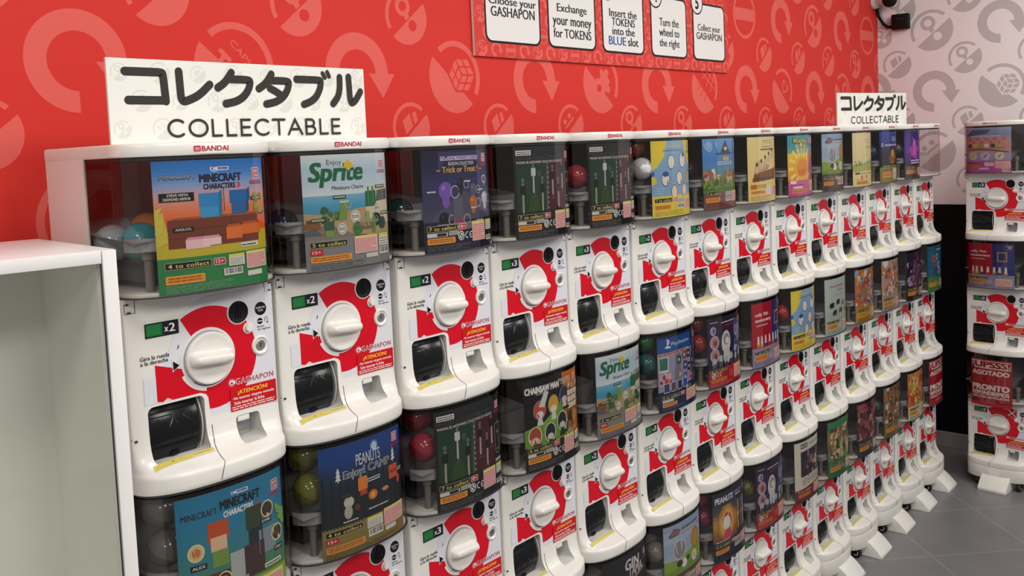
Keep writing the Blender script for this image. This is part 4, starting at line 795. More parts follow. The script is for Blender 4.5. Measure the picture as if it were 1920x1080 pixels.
def saw_figures():
    a = Art(ASP); a.rect(0, 0, 1, 1, '#141416'); a.poly([(.62, 1), (.66, .80), (.70, .28), (1, .28), (1, 1)], '#c8742a'); a.poly([(0, .26), (0, .46), (.25, .50), (.55, .66), (.66, .80), (.68, .26)], '#6a9a34'); a.poly([(0, .46), (.3, .52), (.55, .66), (.5, .48), (.2, .40)], '#7aa83a')
    a.text('CHAINSAW MAN', .02, .855, .56, .925, '#ececec', .08); a.text('FIGURE', .56, .905, .80, .94, '#d8e0d0', .03); a.text('COLLECTION', .60, .868, .80, .90, '#d8e0d0', .03); a.lines(0.17, 0.83, 0.33, 0.848, 1, '#b8b8b8', 2, .6); badge(a, .86, .87, .085, '#d05a3a')
    for x, y, c, c2 in ((.22, .66, '#c84a34', '#e0e0e0'), (.45, .68, '#d8a83a', '#e8e0d4'), (.66, .74, '#2c3454', '#d0c8d8'), (.14, .38, '#a84a2c', '#e0c4a8'), (.38, .38, '#1e242c', '#d8d0c0'), (.60, .46, '#1e262c', '#c8d0c0'), (.76, .36, '#3a4a24', '#b09a70')):
        a.ell(x, y, .098, '#dfe6cf' if y < .6 else '#8a8a80', .11); a.ell(x, y, .085, c, .10); a.ell(x, y - .05, .055, c2, .04); a.poly([(x - .05, y - .17), (x + .05, y - .17), (x + .025, y - .08), (x - .025, y - .08)], '#24262a' if y < .6 else '#d8d8d4')
    a.poly([(.20, .70), (.30, .86), (.37, .84), (.29, .68)], '#d4d8da'); a.rect(.71, .34, .95, .80, '#7a5232')
    for i in range(3):
        for j in range(3): a.rect(.725 + .075 * i, .56 + .075 * j, .79 + .075 * i, .622 + .075 * j, '#e6ddca')
    a.ell(.78, .44, .06, '#3a2420', .09); a.ell(.88, .46, .06, '#c8863a', .08); a.rect(.72, .34, .94, .42, '#a06a3a')
    a.text('チェン', .73, .79, .94, .86, '#f0ece4', .04)
    for t, y in (('ソ', .80), ('ー', .73), ('マ', .66), ('ン', .59)): a.text(t, .945, y, .99, y + (.055 if t != 'ー' else .015), '#f0ece4', .04)
    for x, y in ((.10, .255), (.34, .25), (.56, .31), (.62, .575)): a.rr(x, y, x + .13, y + .035, .012, '#1c2a18')
    a.rect(0, 0, 1, .265, '#141416'); foot_std(a, 6, '15+', '#222', 0); return a
def console_parts():
    a = Art(ASP); a.rect(0, 0, 1, 1, '#16244a'); a.grad(0, .78, .78, .97, ['#1e5aa8', '#24509c'], 4); a.poly([(0, .26), (0, .74), (.72, .76), (1, .80), (1, .3)], '#9a98b8'); a.poly([(.30, .26), (.36, .74), (.46, .74), (.5, .26)], '#7a7890'); a.text('PlayStation', .27, .84, .72, .90, '#e8ecf4', .0); a.stroke([(.188, .835), (.188, .945)], .022, '#e8ecf4'); a.stroke([(.188, .94), (.222, .928), (.226, .895), (.205, .89)], .016, '#e8ecf4', .02); a.ell(.165, .848, .03, '#e8ecf4', .012, rot=.25); a.ell(.225, .842, .032, '#e8ecf4', .012, rot=-.1); a.rect(0, .735, .70, .775, '#d8b0a8'); a.lines(0.01, 0.738, 0.69, 0.772, 1, '#a84a48', 9, .6)
    a.rect(.02, .52, .2, .72, '#d8d8e0'); a.rect(.03, .55, .18, .71, '#3a7a68'); a.rect(.02, .34, .25, .50, '#c8a8b4'); scatter(a, .04, .36, .24, .48, ['#b04a5a', '#8a3a4a', '#d8b0b8'], 10, 71, .02, .04)
    for x, y, c in ((.44, .64, '#3a5a44'), (.58, .68, '#8a5a3a'), (.70, .68, '#2a2e4a'), (.60, .54, '#3a4a78'), (.72, .50, '#3a342c'), (.82, .58, '#2a3048'), (.46, .44, '#9a8e70'), (.78, .38, '#c84a48'), (.60, .38, '#4a68a8')): a.poly([(x - .055, y - .05), (x + .05, y - .06), (x + .06, y + .05), (x - .045, y + .06)], c); a.ell(x, y, .022, '#c8c8d4')
    for k in range(4): a.rr(.09 + .145 * k, .24, .21 + .145 * k, .37, .01, '#c8ccd8'); a.rr(.10 + .145 * k, .25, .20 + .145 * k, .36, .008, ('#3a4468', '#5a5058', '#2a3a6a', '#3a5a9a')[k])
    a.grad(.80, .3, 1, 1, ['#2a3a68', '#20305a', '#3a4270', '#1c1c28'], 6); scatter(a, .82, .32, .98, .9, ['#4a5a8a', '#8a90a8', '#24284a', '#3a3048'], 18, 72, .015, .04); badge(a, .89, .87, .075); a.rect(0, 0, 1, .22, '#1a2c5a'); collect(a, 6, .05, .155, .44, .205, '8+', .46); a.rect(.06, .115, .28, .15, '#d0d0d4'); orange_bar(a, .06, .055, .36, .105); pinkbox(a, .60, .05, .97, .20); forbid(a, .63, .235, .03); ce(a, .70, .235, .05); a.lines(.06, .01, .55, .045, 3, '#6a7aa0', 4, .3); return a
def space_suits():
    a = Art(ASP); a.rect(0, 0, 1, 1, '#a82430'); a.grad(0, .26, 1, 1, ['#23233a', '#26264a', '#2a2a52', '#3a2244', '#241f34'], 10); a.lines(0.3, 0.9, 0.72, 0.93, 1, '#c8c8d8', 9, .6); a.lines(.05, .93, .22, .955, 1, '#c8c8d8'); a.lines(0.38, 0.845, 0.8, 0.88, 1, '#8a3a4a', 9, .6)
    a.ell(.11, .82, .06, '#c8c0d8'); a.ell(.11, .82, .045, '#5a5a9a')
    for y in (.65, .46): a.ell(.14, y, .10, '#d8b4b4', .10); a.ell(.14, y, .085, '#b08a94', .085); a.ell(.15, y - .01, .04, '#7a4a52', .045)
    a.ell(.43, .62, .13, '#d8d8dc', .17); a.ell(.44, .66, .085, '#9a9680', .085); a.ell(.46, .64, .05, '#e4e4e8', .05); a.ell(.44, .42, .10, '#d0d0d6', .13); a.grad(.68, .4, .98, .92, ['#3a3a5a', '#5a628a', '#7a86a8', '#2a3a7a'], 6); scatter(a, .66, .45, .97, .88, ['#8a92b0', '#3a4268', '#b4b8cc', '#2c3050'], 20, 81, .02, .05)
    for k in range(6): x = .12 + .15 * k; a.ell(x, .36 + .03 * (k % 2), .045, '#b8bcc4', .065); a.ell(x, .30 + .02 * (k % 2), .05, '#4a4e5c', .04)
    a.poly([(0, 0), (0, .24), (1, .30), (1, 0)], '#b02834'); badge(a, .87, .87, .075, '#a03a5a'); collect(a, 6, .03, .215, .46, .255, None); forbid(a, .10, .175, .045); ce(a, .20, .175, .06, '#f0d8d8'); orange_bar(a, .04, .07, .42, .125, '#e07a40'); a.rect(.50, .10, .6, .20, '#d84a4a'); pinkbox(a, .64, .06, .98, .25, 6); a.lines(.03, .01, .6, .06, 3, '#d87a80', 4, .35); return a
def red_anniversary():
    a = Art(ASP); a.rect(0, 0, 1, 1, '#8a82a8'); a.rect(0, .30, .56, 1, '#b01a2c'); a.rect(.56, .30, 1, 1, '#2a3478'); a.text('miffy 70th', .08, .775, .44, .845, '#f0e6e6', .03); a.text('anniversary', .08, .69, .52, .755, '#f0e6e6', .04); a.lines(.10, .635, .42, .665, 1, '#e8c8cc', 4, .6); a.rect(.66, .60, .86, .82, '#a88a5a'); a.rect(.69, .63, .83, .79, '#2a3478'); a.lines(0.84, 0.93, 0.97, 0.955, 1, '#c0bcd8', 2, .6)
    for k, x in enumerate((.14, .23, .34, .47, .60, .71, .83)):
        a.ell(x, .375, .03, '#e8e4e4', .035); a.ell(x, .42, .026, '#f0ecec', .028); a.ell(x - .012, .46, .010, '#f0ecec', .026); a.ell(x + .012, .46, .010, '#f0ecec', .026)
        a.ell(x, .335, .045, ('#d8883a', '#e0a83a', '#3a4a8a', '#c83a3a', '#d87a3a', '#3a5a4a', '#e0b040')[k], .025)
    a.rect(0, 0, 1, .30, '#9a92b4'); badge(a, .88, .89, .06, '#9a4a8a'); foot_std(a, 7, None, '#6a6288', 3); return a
def green_leaf():
    a = Art(ASP); a.rect(0, 0, 1, 1, '#b4c4be'); a.grad(0, .25, 1, 1, ['#a4b8b0', '#b8c6c2', '#bccac8'], 5); a.lines(0.14, 0.83, 0.75, 0.89, 1, '#b08a88', 9, .6); a.lines(0.4, 0.76, 0.7, 0.81, 1, '#b08a88', 5, .6); a.lines(.3, .68, .75, .73, 2, '#98a8a4', 4)
    for x, y, c in ((.2, .52, '#22282a'), (.44, .56, '#24342c'), (.68, .52, '#7a7a70'), (.3, .38, '#33403a'), (.55, .40, '#6a5a44'), (.78, .40, '#8a9088')): a.ell(x, y, .075, c, .055); a.rect(x - .02, y - .09, x + .02, y - .03, '#d8d8d0'); a.ell(x + .05, y + .03, .03, c)
    badge(a, .85, .86, .08, '#a86a6a'); a.rect(0, 0, 1, .25, '#a8bab0'); foot_std(a, 6, None, '#7a8a84', 3); return a
def collage(bg, cols, seed, n=60, foot='#8a6a4a', lay=3, top=None, title=None, tcol='#f0e8e0', age=None):
    def f():
        a = Art(ASP); a.rect(0, 0, 1, 1, bg); scatter(a, .03, .30, .97, .97, cols, n, seed, .03, .10); scatter(a, .03, .30, .97, .95, cols, n, seed + 1, .012, .04)
        if top: a.rect(0, .88, 1, 1, top)
        if title: a.text(title, .15, .87, .85, .95, tcol, .04)
        a.rect(0, 0, 1, .29, foot); foot_std(a, 6, age, '#333', lay); return a
    return f
def gin_title():
    a = Art(ASP); a.rect(0, 0, 1, 1, '#1c1e26'); a.grad(0, .5, 1, 1, ['#20222a', '#23252e', '#1c1e26'], 5); a.text('GIN', .40, .80, .72, .93, '#e4e0e4', .04, .1); a.text('TAMA', .47, .70, .80, .82, '#d8d0d6', .04, .1); a.poly([(.45, .60), (.85, .70), (.87, .74), (.47, .65)], '#a88a74'); a.poly([(.10, .62), (.24, .64), (.24, .80), (.10, .78)], '#b09a5c'); a.ell(.17, .70, .04, '#5a4424'); badge(a, .86, .86, .07, '#a86a8a'); scatter(a, .1, .3, .9, .6, ['#6a5a5a', '#c8b8a8', '#3a4458', '#8a4a4a'], 26, 91, .02, .06); foot_std(a, 6, '15+', '#333', 0); return a
def light_wand():
    a = Art(ASP); a.rect(0, 0, 1, 1, '#252a44'); a.grad(0, .28, .62, .84, ['#7a4a58', '#a8703a', '#c89a4a', '#5a5a5a', '#2c3350'], 10)
    for r, c in ((.26, '#b8843c'), (.22, '#d8a848'), (.17, '#e8c070')): a.ell(.32, .54, r * .9, c, r)
    a.ell(.32, .55, .12, '#c83a3a', .135); a.ell(.31, .53, .10, '#ecece8', .105); a.poly([(.20, .28), (.26, .44), (.40, .44), (.46, .28)], '#d05068'); a.text('PEANUTS', .05, .85, .50, .935, '#e4e6ea', .05); a.text('LIGHT UP', .54, .90, .78, .935, '#c8ccd8', .02); a.lines(.57, .85, .76, .89, 1, '#c8ccd8', 3, .6); a.lines(.2, .77, .46, .80, 1, '#c89a5a')
    for x, c in ((.66, '#d8b050'), (.76, '#a8788a'), (.86, '#c8c8d0'), (.93, '#5a6a9a')): a.rr(x - .018, .34, x + .018, .78, .01, c); a.ell(x, .56, .035, c)
    badge(a, .88, .87, .075, '#8a3a5a'); a.lines(.05, .27, .4, .30, 1, '#d8d8d8'); foot_std(a, 5, '15+', '#252a44', 2); return a
def framed_band():
    a = Art(ASP); a.rect(0, 0, 1, 1, '#ddd8cc'); a.rr(.16, .885, .38, .965, .004, '#15151a'); a.text('RIIZE', .175, .9, .365, .95, '#e4e0d8', .03); a.lines(.45, .90, .85, .94, 2, '#6a6660'); a.grad(.16, .40, .94, .83, ['#2c2430', '#3a303c', '#2a2634'], 5); scatter(a, .2, .42, .9, .78, ['#c8a890', '#5a4a50', '#8a7a80', '#3a3a48', '#d8c8c0', '#6a3a48'], 26, 95, .025, .07)
    for k in range(5): x = .26 + .15 * k; a.ell(x, .32, .062, '#b03a44' if k == 0 else '#8a8a84', .062); a.ell(x, .32, .05, '#e0d8d0', .05); a.ell(x, .32, .028, '#a8a09a', .028)
    a.poly([(0, 0), (0, .19), (1, .24), (1, 0)], '#7a2a34'); a.text('7 to collect', .06, .145, .5, .175, '#e8d8a0', .03); orange_bar(a, .08, .06, .46, .12, '#d88a3a'); pinkbox(a, .60, .04, .96, .20, 6); return a
def sold_out():
    a = Art(ASP); a.rect(0, 0, 1, 1, '#b01c2a'); a.rr(.03, .80, .97, .97, .01, '#f0e4e2'); a.rect(.03, .80, .97, .97, '#ecdedd'); a.text('¡UPSSS!', .05, .795, .95, .955, '#a8162a', .06); a.text('AGOTADO', .05, .665, .93, .76, '#f4eeee', .06); a.text('PRONTO', .05, .34, .93, .455, '#f4eeee', .07); a.text('REPONDREMOS', .05, .235, .93, .315, '#f4eeee', .06); a.text('DISCULPA LAS MOLESTIAS', .05, .165, .93, .21, '#f4eeee', .05); a.rect(.25, .07, .62, .10, '#d87a80'); return a
def charm_tree():
    a = Art(ASP); a.rect(0, 0, 1, 1, '#c8609c'); a.grad(0, .26, 1, 1, ['#9a9ac8', '#b8a0b4', '#c8988c', '#c8a0a8', '#8a9cc8', '#aab8d8'], 12); a.poly([(0, .8), (.2, .96), (.6, .95), (.5, .86)], '#5a6a8a'); a.lines(0.16, 0.79, 0.8, 0.83, 1, '#e0d0d4', 9, .6)
    for j in range(2):
        for k in range(9): a.ell(.14 + .09 * k, .74 - .06 * j, .038, '#d89a90' if (j + k) % 2 else '#c87a74', .035)
    for k, c in enumerate(('#7a4a3a', '#d8c468', '#c8a03a', '#e8e4e0', '#3a5a44', '#b8b85a', '#d8908a')): a.ell(.13 + .125 * k, .60, .05, c, .045)
    a.stroke([(.10, .50), (.4, .52), (.62, .50), (.95, .45)], .018, '#5a3030'); a.rect(.05, .54, .85, .56, '#c07a5a')
    for x, c in ((.20, '#e0cc9a'), (.48, '#c8b8dc'), (.77, '#dcd8c0')): a.ell(x, .37, .095, '#e8e0e0', .085); a.ell(x, .37, .085, c, .075); a.stroke([(x - .03, .34), (x + .03, .40)], .02, '#7a5a3a')
    a.grad(0, 0, 1, .265, ['#b84aa0', '#c85a9a'], 3); a.text('6 to collect', .05, .20, .32, .235, '#2a1020', .03); orange_bar(a, .04, .11, .34, .18, '#d8963a'); a.rr(.46, .15, .66, .23, .01, '#d8c8d0'); pinkbox(a, .68, .10, .98, .25, 5); a.bars(.82, .02, .97, .09); a.rr(.34, .07, .56, .12, .02, '#d8b8e0'); return a
def teal_rings():
    a = Art(ASP); a.rect(0, 0, 1, 1, '#3a7a3a'); a.grad(0, .30, 1, 1, ['#2a6a78', '#1f6488', '#22688c', '#1c5a80'], 6); a.lines(0.4, 0.88, 0.8, 0.92, 1, '#c8dce4', 9, .6)
    for x, y, c in ((.25, .72, '#d8683a'), (.45, .74, '#d8c8c0'), (.35, .60, '#c84a3a'), (.55, .56, '#c8d0d0'), (.6, .42, '#d8d8d0'), (.3, .45, '#3a4a54')): a.arc(x, y, .045, .07, 0, 360, c, 18)
    a.rect(0, 0, 1, .30, '#4a8a3a'); foot_std(a, 6, None, '#24481c', 3); return a
POSTERS = {
    'blocks_sky': (blocks_sky, 'blue and orange block toy poster'), 'lemon_charms': (lemon_charms, 'seaside poster with green drink lettering'),
    'night_charms': (night_charms, 'navy Trick or Treat poster'), 'key_charms': (key_charms, 'black car-key charm poster'), 'pale_badges': (pale_badges, 'yellow and light-blue badge poster'),
    'village': (village, 'blue-sky village poster'), 'cream_loaf': (cream_loaf, 'cream poster showing a brown loaf'), 'sunburst': (sunburst, 'pink poster with a yellow sunburst'),
    'two_mascots': (two_mascots, 'poster of grey and gold round badges'), 'cream_field': (cream_field, 'pale cream meadow poster'), 'blue_statue': (blue_statue, 'dark blue poster with golden figure'),
    'purple_robot': (purple_robot, 'bright purple poster'), 'blocks_teal': (blocks_teal, 'teal block toy poster'), 'camp_night': (camp_night, 'dark night camping poster'),
    'saw_figures': (saw_figures, 'black, green and orange figure poster'), 'console_parts': (console_parts, 'blue and grey game console poster'), 'space_suits': (space_suits, 'space poster with a red foot'),
    'red_anniversary': (red_anniversary, 'red and blue anniversary poster'), 'green_leaf': (green_leaf, 'pale grey-green plant poster'),
    'orange_mix': (collage('#b8744a', ['#d8a04a', '#c84a34', '#e8d0b0', '#5a8ab0', '#8a3a34', '#e0783a', '#7ab0c8'], 101, 60, '#a88a3a'), 'busy orange and blue poster'),
    'pink_mix': (collage('#b89a90', ['#c87a3a', '#d8c0b4', '#8a5a44', '#e0a080', '#a88078', '#e8dcd0'], 111, 50, '#b09a90'), 'brown and blush pink poster'),
    'violet_mix': (collage('#2a2038', ['#5a3a68', '#8a5a7a', '#3a2a4a', '#a890b0', '#1a1622', '#6a4a5a'], 121, 55, '#2c2434'), 'dark violet poster'),
    'teal_rings': (teal_rings, 'teal poster with orange rings'), 'gin_title': (gin_title, 'black poster with white title'), 'light_wand': (light_wand, 'navy poster with glowing lamp'),
    'framed_band': (framed_band, 'cream-bordered photo poster'),
    'green_mix': (collage('#8a8a64', ['#c8a45a', '#b87a5a', '#e0d0b0', '#5a8a5a', '#8a5a48', '#d8b880', '#3a4a44'], 131, 70, '#2f7a4c', top='#3a8a58'), 'green-edged collage poster'),
    'maroon_mix': (collage('#5a2a34', ['#7a3a44', '#8a4a4a', '#3a2a3a', '#a85a5a', '#b89080', '#4a3a5a'], 141, 55, '#34344a'), 'dark maroon poster'),
    'olive_mix': (collage('#7a6a54', ['#a8744a', '#c8b090', '#5a3a34', '#8a8a5a', '#d8d0c0', '#3a4a44', '#b85a44'], 151, 70, '#7a7448'), 'olive brown collage poster'),
    'orange_fire': (collage('#d8783a', ['#e8a04a', '#d85a34', '#f0c87a', '#c8462c', '#e8d8c0', '#a8b04a'], 161, 55, '#d8d4b0'), 'bright orange poster'),
    'sold_out': (sold_out, 'red sold-out notice'), 'charm_tree': (charm_tree, 'pink and lilac charm poster'),
}

# ------------------------------------------------------------------ placing the machines
_pm = {}
def get_poster(k):
    if k not in _pm: _pm[k] = poster_mesh(POSTERS[k][0]())
    return _pm[k]
def make_machine(loc, rz, poster, top, price, label, group, pspan=None):
    e = tag(empty('capsule_machine', loc, rz), label, 'capsule machine', group); kd = '_e' if poster is None else ''
    link_mesh('body', ME['body' + kd], e); c = link_mesh('display_case', ME['case' + kd], e); link_mesh('capsule_hopper', ME['hopper' + kd], e)
    c['label'] = 'clear acrylic display case'
    if poster:
        pm = get_poster(poster) if not pspan else poster_mesh(POSTERS[poster][0](), *pspan)
        p = link_mesh('poster', pm, e); p['label'] = POSTERS[poster][1]
    l = link_mesh('lid', ME['lid_t' if top else 'lid'], e)
    if top: link_mesh('logo', ME['logo'], l)
    s_ = link_mesh('instruction_sticker', ME['sticker'], e); s_['label'] = 'red and white instruction sticker'
    k = link_mesh('warning_label', ME['warning'], e); k['label'] = 'red warning label with yellow heading'
    k = link_mesh('price_display', ME['price%d' % price], e); k['label'] = 'green and black price display reading x%d' % price
    link_mesh('turning_knob', ME['knob'], e); k = link_mesh('prize_door', ME['door'], e); k['label'] = 'glossy black prize door'
    k = link_mesh('coin_slot', ME['coin_slot'], e); k['label'] = 'round black token slot'
    link_mesh('return_button', ME['return_button'], e); k = link_mesh('lock', ME['lock'], e); k['label'] = 'round metal lock'
    link_mesh('coin_return', ME['coin_return'], e); k = link_mesh('caution_strip', ME['caution_strip'], e); k['label'] = 'yellow caution strip'
    return e
def make_stand(loc, rz, label, group):
    e = tag(empty('machine_stand', loc, rz), label, 'stand', group); link_mesh('skirt', MS['skirt'], e); link_mesh('foot', MS['foot'], e)
    for x, y in ((.062, -.022), (.25, -.018), (.062, .20), (.235, .20)):
        c = link_mesh('caster', MS['caster'], e); c.location = (x, y, .0225); c['label'] = 'black rubber caster'
    return e
_cap = {}
def capsule_mesh(c1, c2):
    if (c1, c2) not in _cap:
        b = MB(); n = 12; r = .0315; mx = Matrix.Rotation(.5, 4, 'X') @ Matrix.Rotation(.3, 4, 'Y')
        m1 = _cm(c1); m2 = _cm(c2)
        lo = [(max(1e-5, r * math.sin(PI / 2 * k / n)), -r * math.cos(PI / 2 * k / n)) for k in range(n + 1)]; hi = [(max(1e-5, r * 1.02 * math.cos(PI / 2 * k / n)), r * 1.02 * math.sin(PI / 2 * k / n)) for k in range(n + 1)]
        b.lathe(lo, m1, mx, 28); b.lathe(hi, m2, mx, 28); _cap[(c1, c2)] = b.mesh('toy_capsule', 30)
    return _cap[(c1, c2)]
_cmm = {}
def _cm(h):
    if h not in _cmm: _cmm[h] = mat('capsule_shell', h, .12)
    return _cmm[h]
ORD = 'first second third fourth fifth sixth seventh eighth ninth tenth eleventh twelfth thirteenth fourteenth'.split()
DX = [0.006, 0.0065, 0.002, -0.001, -0.002, -0.008, -0.006, -0.0027, -0.003, 0.0003, -0.003, 0.004, 0.0075, 0.004]
DY = [-0.0058, 0.0066, -0.0047, -0.0034, 0.0011, -0.0029, 0.004, 0.0074, 0.0035, 0.0043, 0.0002, 0.0, -0.0034, -0.007]
T1 = ['blocks_sky', 'lemon_charms', 'night_charms', 'key_charms', 'key_charms', 'pale_badges', 'village', 'cream_loaf', 'sunburst', 'two_mascots', 'cream_field', 'blue_statue', 'purple_robot', None]
T2 = ['blocks_teal', 'camp_night', 'key_charms', 'saw_figures', 'lemon_charms', 'console_parts', 'space_suits', 'red_anniversary', 'pale_badges', 'green_leaf', 'orange_mix', 'pink_mix', 'violet_mix', 'teal_rings']
T3 = ['key_charms', 'village', 'lemon_charms', 'pale_badges', 'gin_title', 'two_mascots', 'light_wand', 'space_suits', 'framed_band', 'green_mix', 'maroon_mix', 'olive_mix', 'orange_fire', 'sold_out']
PRICE = [[2, 2, 2, 3, 3, 2, 3, 3, 2, 3, 3, 2, 3, 2], [2, 2, 3, 3, 2, 3, 3, 3, 2, 3, 3, 3, 3, 3], [2, 3, 2, 2, 3, 3, 3, 3, 3, 3, 3, 3, 3, 3]]
Z1 = 1.224
def origin(i): return (.699 + .3 * i + DX[i], DY[i])
for i in range(14):
    x, y = origin(i)
    for t, (T, tn) in enumerate(((T1, 'top'), (T2, 'middle'), (T3, 'bottom'))):
        d = POSTERS[T[i]][1] if T[i] else 'an empty clear case, no poster'
        make_machine((x, y, Z1 - PITCH * t), 0, T[i], t == 0, PRICE[t][i], 'white capsule machine with %s, %s of %s column' % (d, tn, ORD[i]), 'capsule machines in the long row')
    make_stand((x, y, 0), 0, 'white wheeled stand with sloping foot under the %s column from the left' % ORD[i], 'stands under the long row')
RX, RY, RZ = 4.9498, -.1366, math.radians(-96.17)
for t, (k, tn, span) in enumerate((('charm_tree', 'top', (.022, .235)), ('red_anniversary', 'middle', (.028, .245)), ('sold_out', 'bottom', (.040, .232, ZP - .02, ZC - .02)))):
    make_machine((RX, RY, Z1 - PITCH * t), RZ, k, t == 0, 3, 'white capsule machine with %s, %s of tower at right edge' % (POSTERS[k][1], tn), 'capsule machines on the tower by the white wall', span)
a = Art(1.0); a.rect(.194, .254, .236, .288, '#b01c2a'); a.stroke([(.199, .257), (.231, .285)], .0032, '#f0e4e2'); a.stroke([(.199, .285), (.231, .257)], .0032, '#f0e4e2')
o = link_mesh('slot_cover', a.mesh('slot_cover', flat(-.0058), M['print'], extra=[(*boxgeo(.194, .236, -.0056, -.0020, .254, .288), '#b01c2a')]), bpy.data.objects['capsule_machine.044']); o['label'] = 'red cover with a white cross over the token slot'
make_stand((RX, RY, 0), RZ, 'white wheeled stand under the tower by the white wall at right', None)

# capsules showing beside the posters: (column, tier, local x, y, z, colours, words)
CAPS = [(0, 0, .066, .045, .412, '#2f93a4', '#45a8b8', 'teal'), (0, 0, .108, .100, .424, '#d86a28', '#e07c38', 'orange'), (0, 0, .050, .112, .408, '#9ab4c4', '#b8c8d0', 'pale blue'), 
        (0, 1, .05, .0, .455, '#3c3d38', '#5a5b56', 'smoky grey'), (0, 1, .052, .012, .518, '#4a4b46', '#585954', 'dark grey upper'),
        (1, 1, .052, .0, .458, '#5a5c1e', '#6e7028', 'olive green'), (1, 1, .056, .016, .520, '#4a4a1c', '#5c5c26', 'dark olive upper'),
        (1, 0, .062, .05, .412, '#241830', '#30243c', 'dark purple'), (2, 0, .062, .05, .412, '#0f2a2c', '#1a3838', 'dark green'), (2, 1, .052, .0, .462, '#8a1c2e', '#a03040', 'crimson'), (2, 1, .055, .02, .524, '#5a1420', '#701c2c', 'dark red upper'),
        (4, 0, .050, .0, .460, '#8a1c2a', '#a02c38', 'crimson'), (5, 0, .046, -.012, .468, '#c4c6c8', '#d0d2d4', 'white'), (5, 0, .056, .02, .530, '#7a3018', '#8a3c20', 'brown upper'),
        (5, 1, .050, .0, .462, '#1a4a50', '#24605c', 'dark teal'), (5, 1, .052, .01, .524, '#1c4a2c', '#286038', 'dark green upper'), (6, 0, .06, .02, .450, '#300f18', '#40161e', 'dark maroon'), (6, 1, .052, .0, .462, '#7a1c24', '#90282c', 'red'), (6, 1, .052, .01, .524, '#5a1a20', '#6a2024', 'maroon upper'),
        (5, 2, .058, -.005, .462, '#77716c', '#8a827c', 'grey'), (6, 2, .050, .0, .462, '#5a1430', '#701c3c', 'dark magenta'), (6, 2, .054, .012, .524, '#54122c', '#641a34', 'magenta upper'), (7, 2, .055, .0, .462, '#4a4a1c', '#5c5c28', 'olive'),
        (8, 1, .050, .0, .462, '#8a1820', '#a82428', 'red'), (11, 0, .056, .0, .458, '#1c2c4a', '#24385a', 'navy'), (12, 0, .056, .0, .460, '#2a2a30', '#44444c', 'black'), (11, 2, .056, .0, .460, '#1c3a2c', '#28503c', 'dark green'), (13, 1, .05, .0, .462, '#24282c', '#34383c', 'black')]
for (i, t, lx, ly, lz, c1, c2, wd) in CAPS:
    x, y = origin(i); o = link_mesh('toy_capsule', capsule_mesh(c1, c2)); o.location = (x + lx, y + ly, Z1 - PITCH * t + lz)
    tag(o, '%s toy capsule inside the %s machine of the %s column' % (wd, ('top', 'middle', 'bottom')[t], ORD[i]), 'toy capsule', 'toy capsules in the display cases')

# ------------------------------------------------------------------ foam signs on top of the machines
KANA = {'ko': [[(.06, .86), (.86, .86), (.89, .82), (.92, .12)], [(.10, .14), (.92, .14)]], 're': [[(.20, .90), (.22, .10), (.42, .16), (.66, .30), (.92, .58)]],
        'ku': [[(.42, .92), (.34, .78), (.22, .62), (.06, .50)], [(.40, .74), (.86, .74), (.90, .68), (.84, .46), (.70, .26), (.50, .13), (.24, .07)]],
        'ta': [[(.42, .92), (.34, .78), (.22, .62), (.06, .50)], [(.40, .74), (.86, .74), (.90, .68), (.84, .46), (.70, .26), (.50, .13), (.24, .07)], [(.36, .52), (.52, .43), (.70, .30)]],
        'bu': [[(.06, .80), (.74, .80), (.78, .76), (.74, .54), (.62, .30), (.46, .16), (.24, .07)]], 'ru': [[(.30, .90), (.29, .55), (.22, .30), (.06, .10)], [(.58, .92), (.60, .10), (.76, .18), (.94, .48)]]}
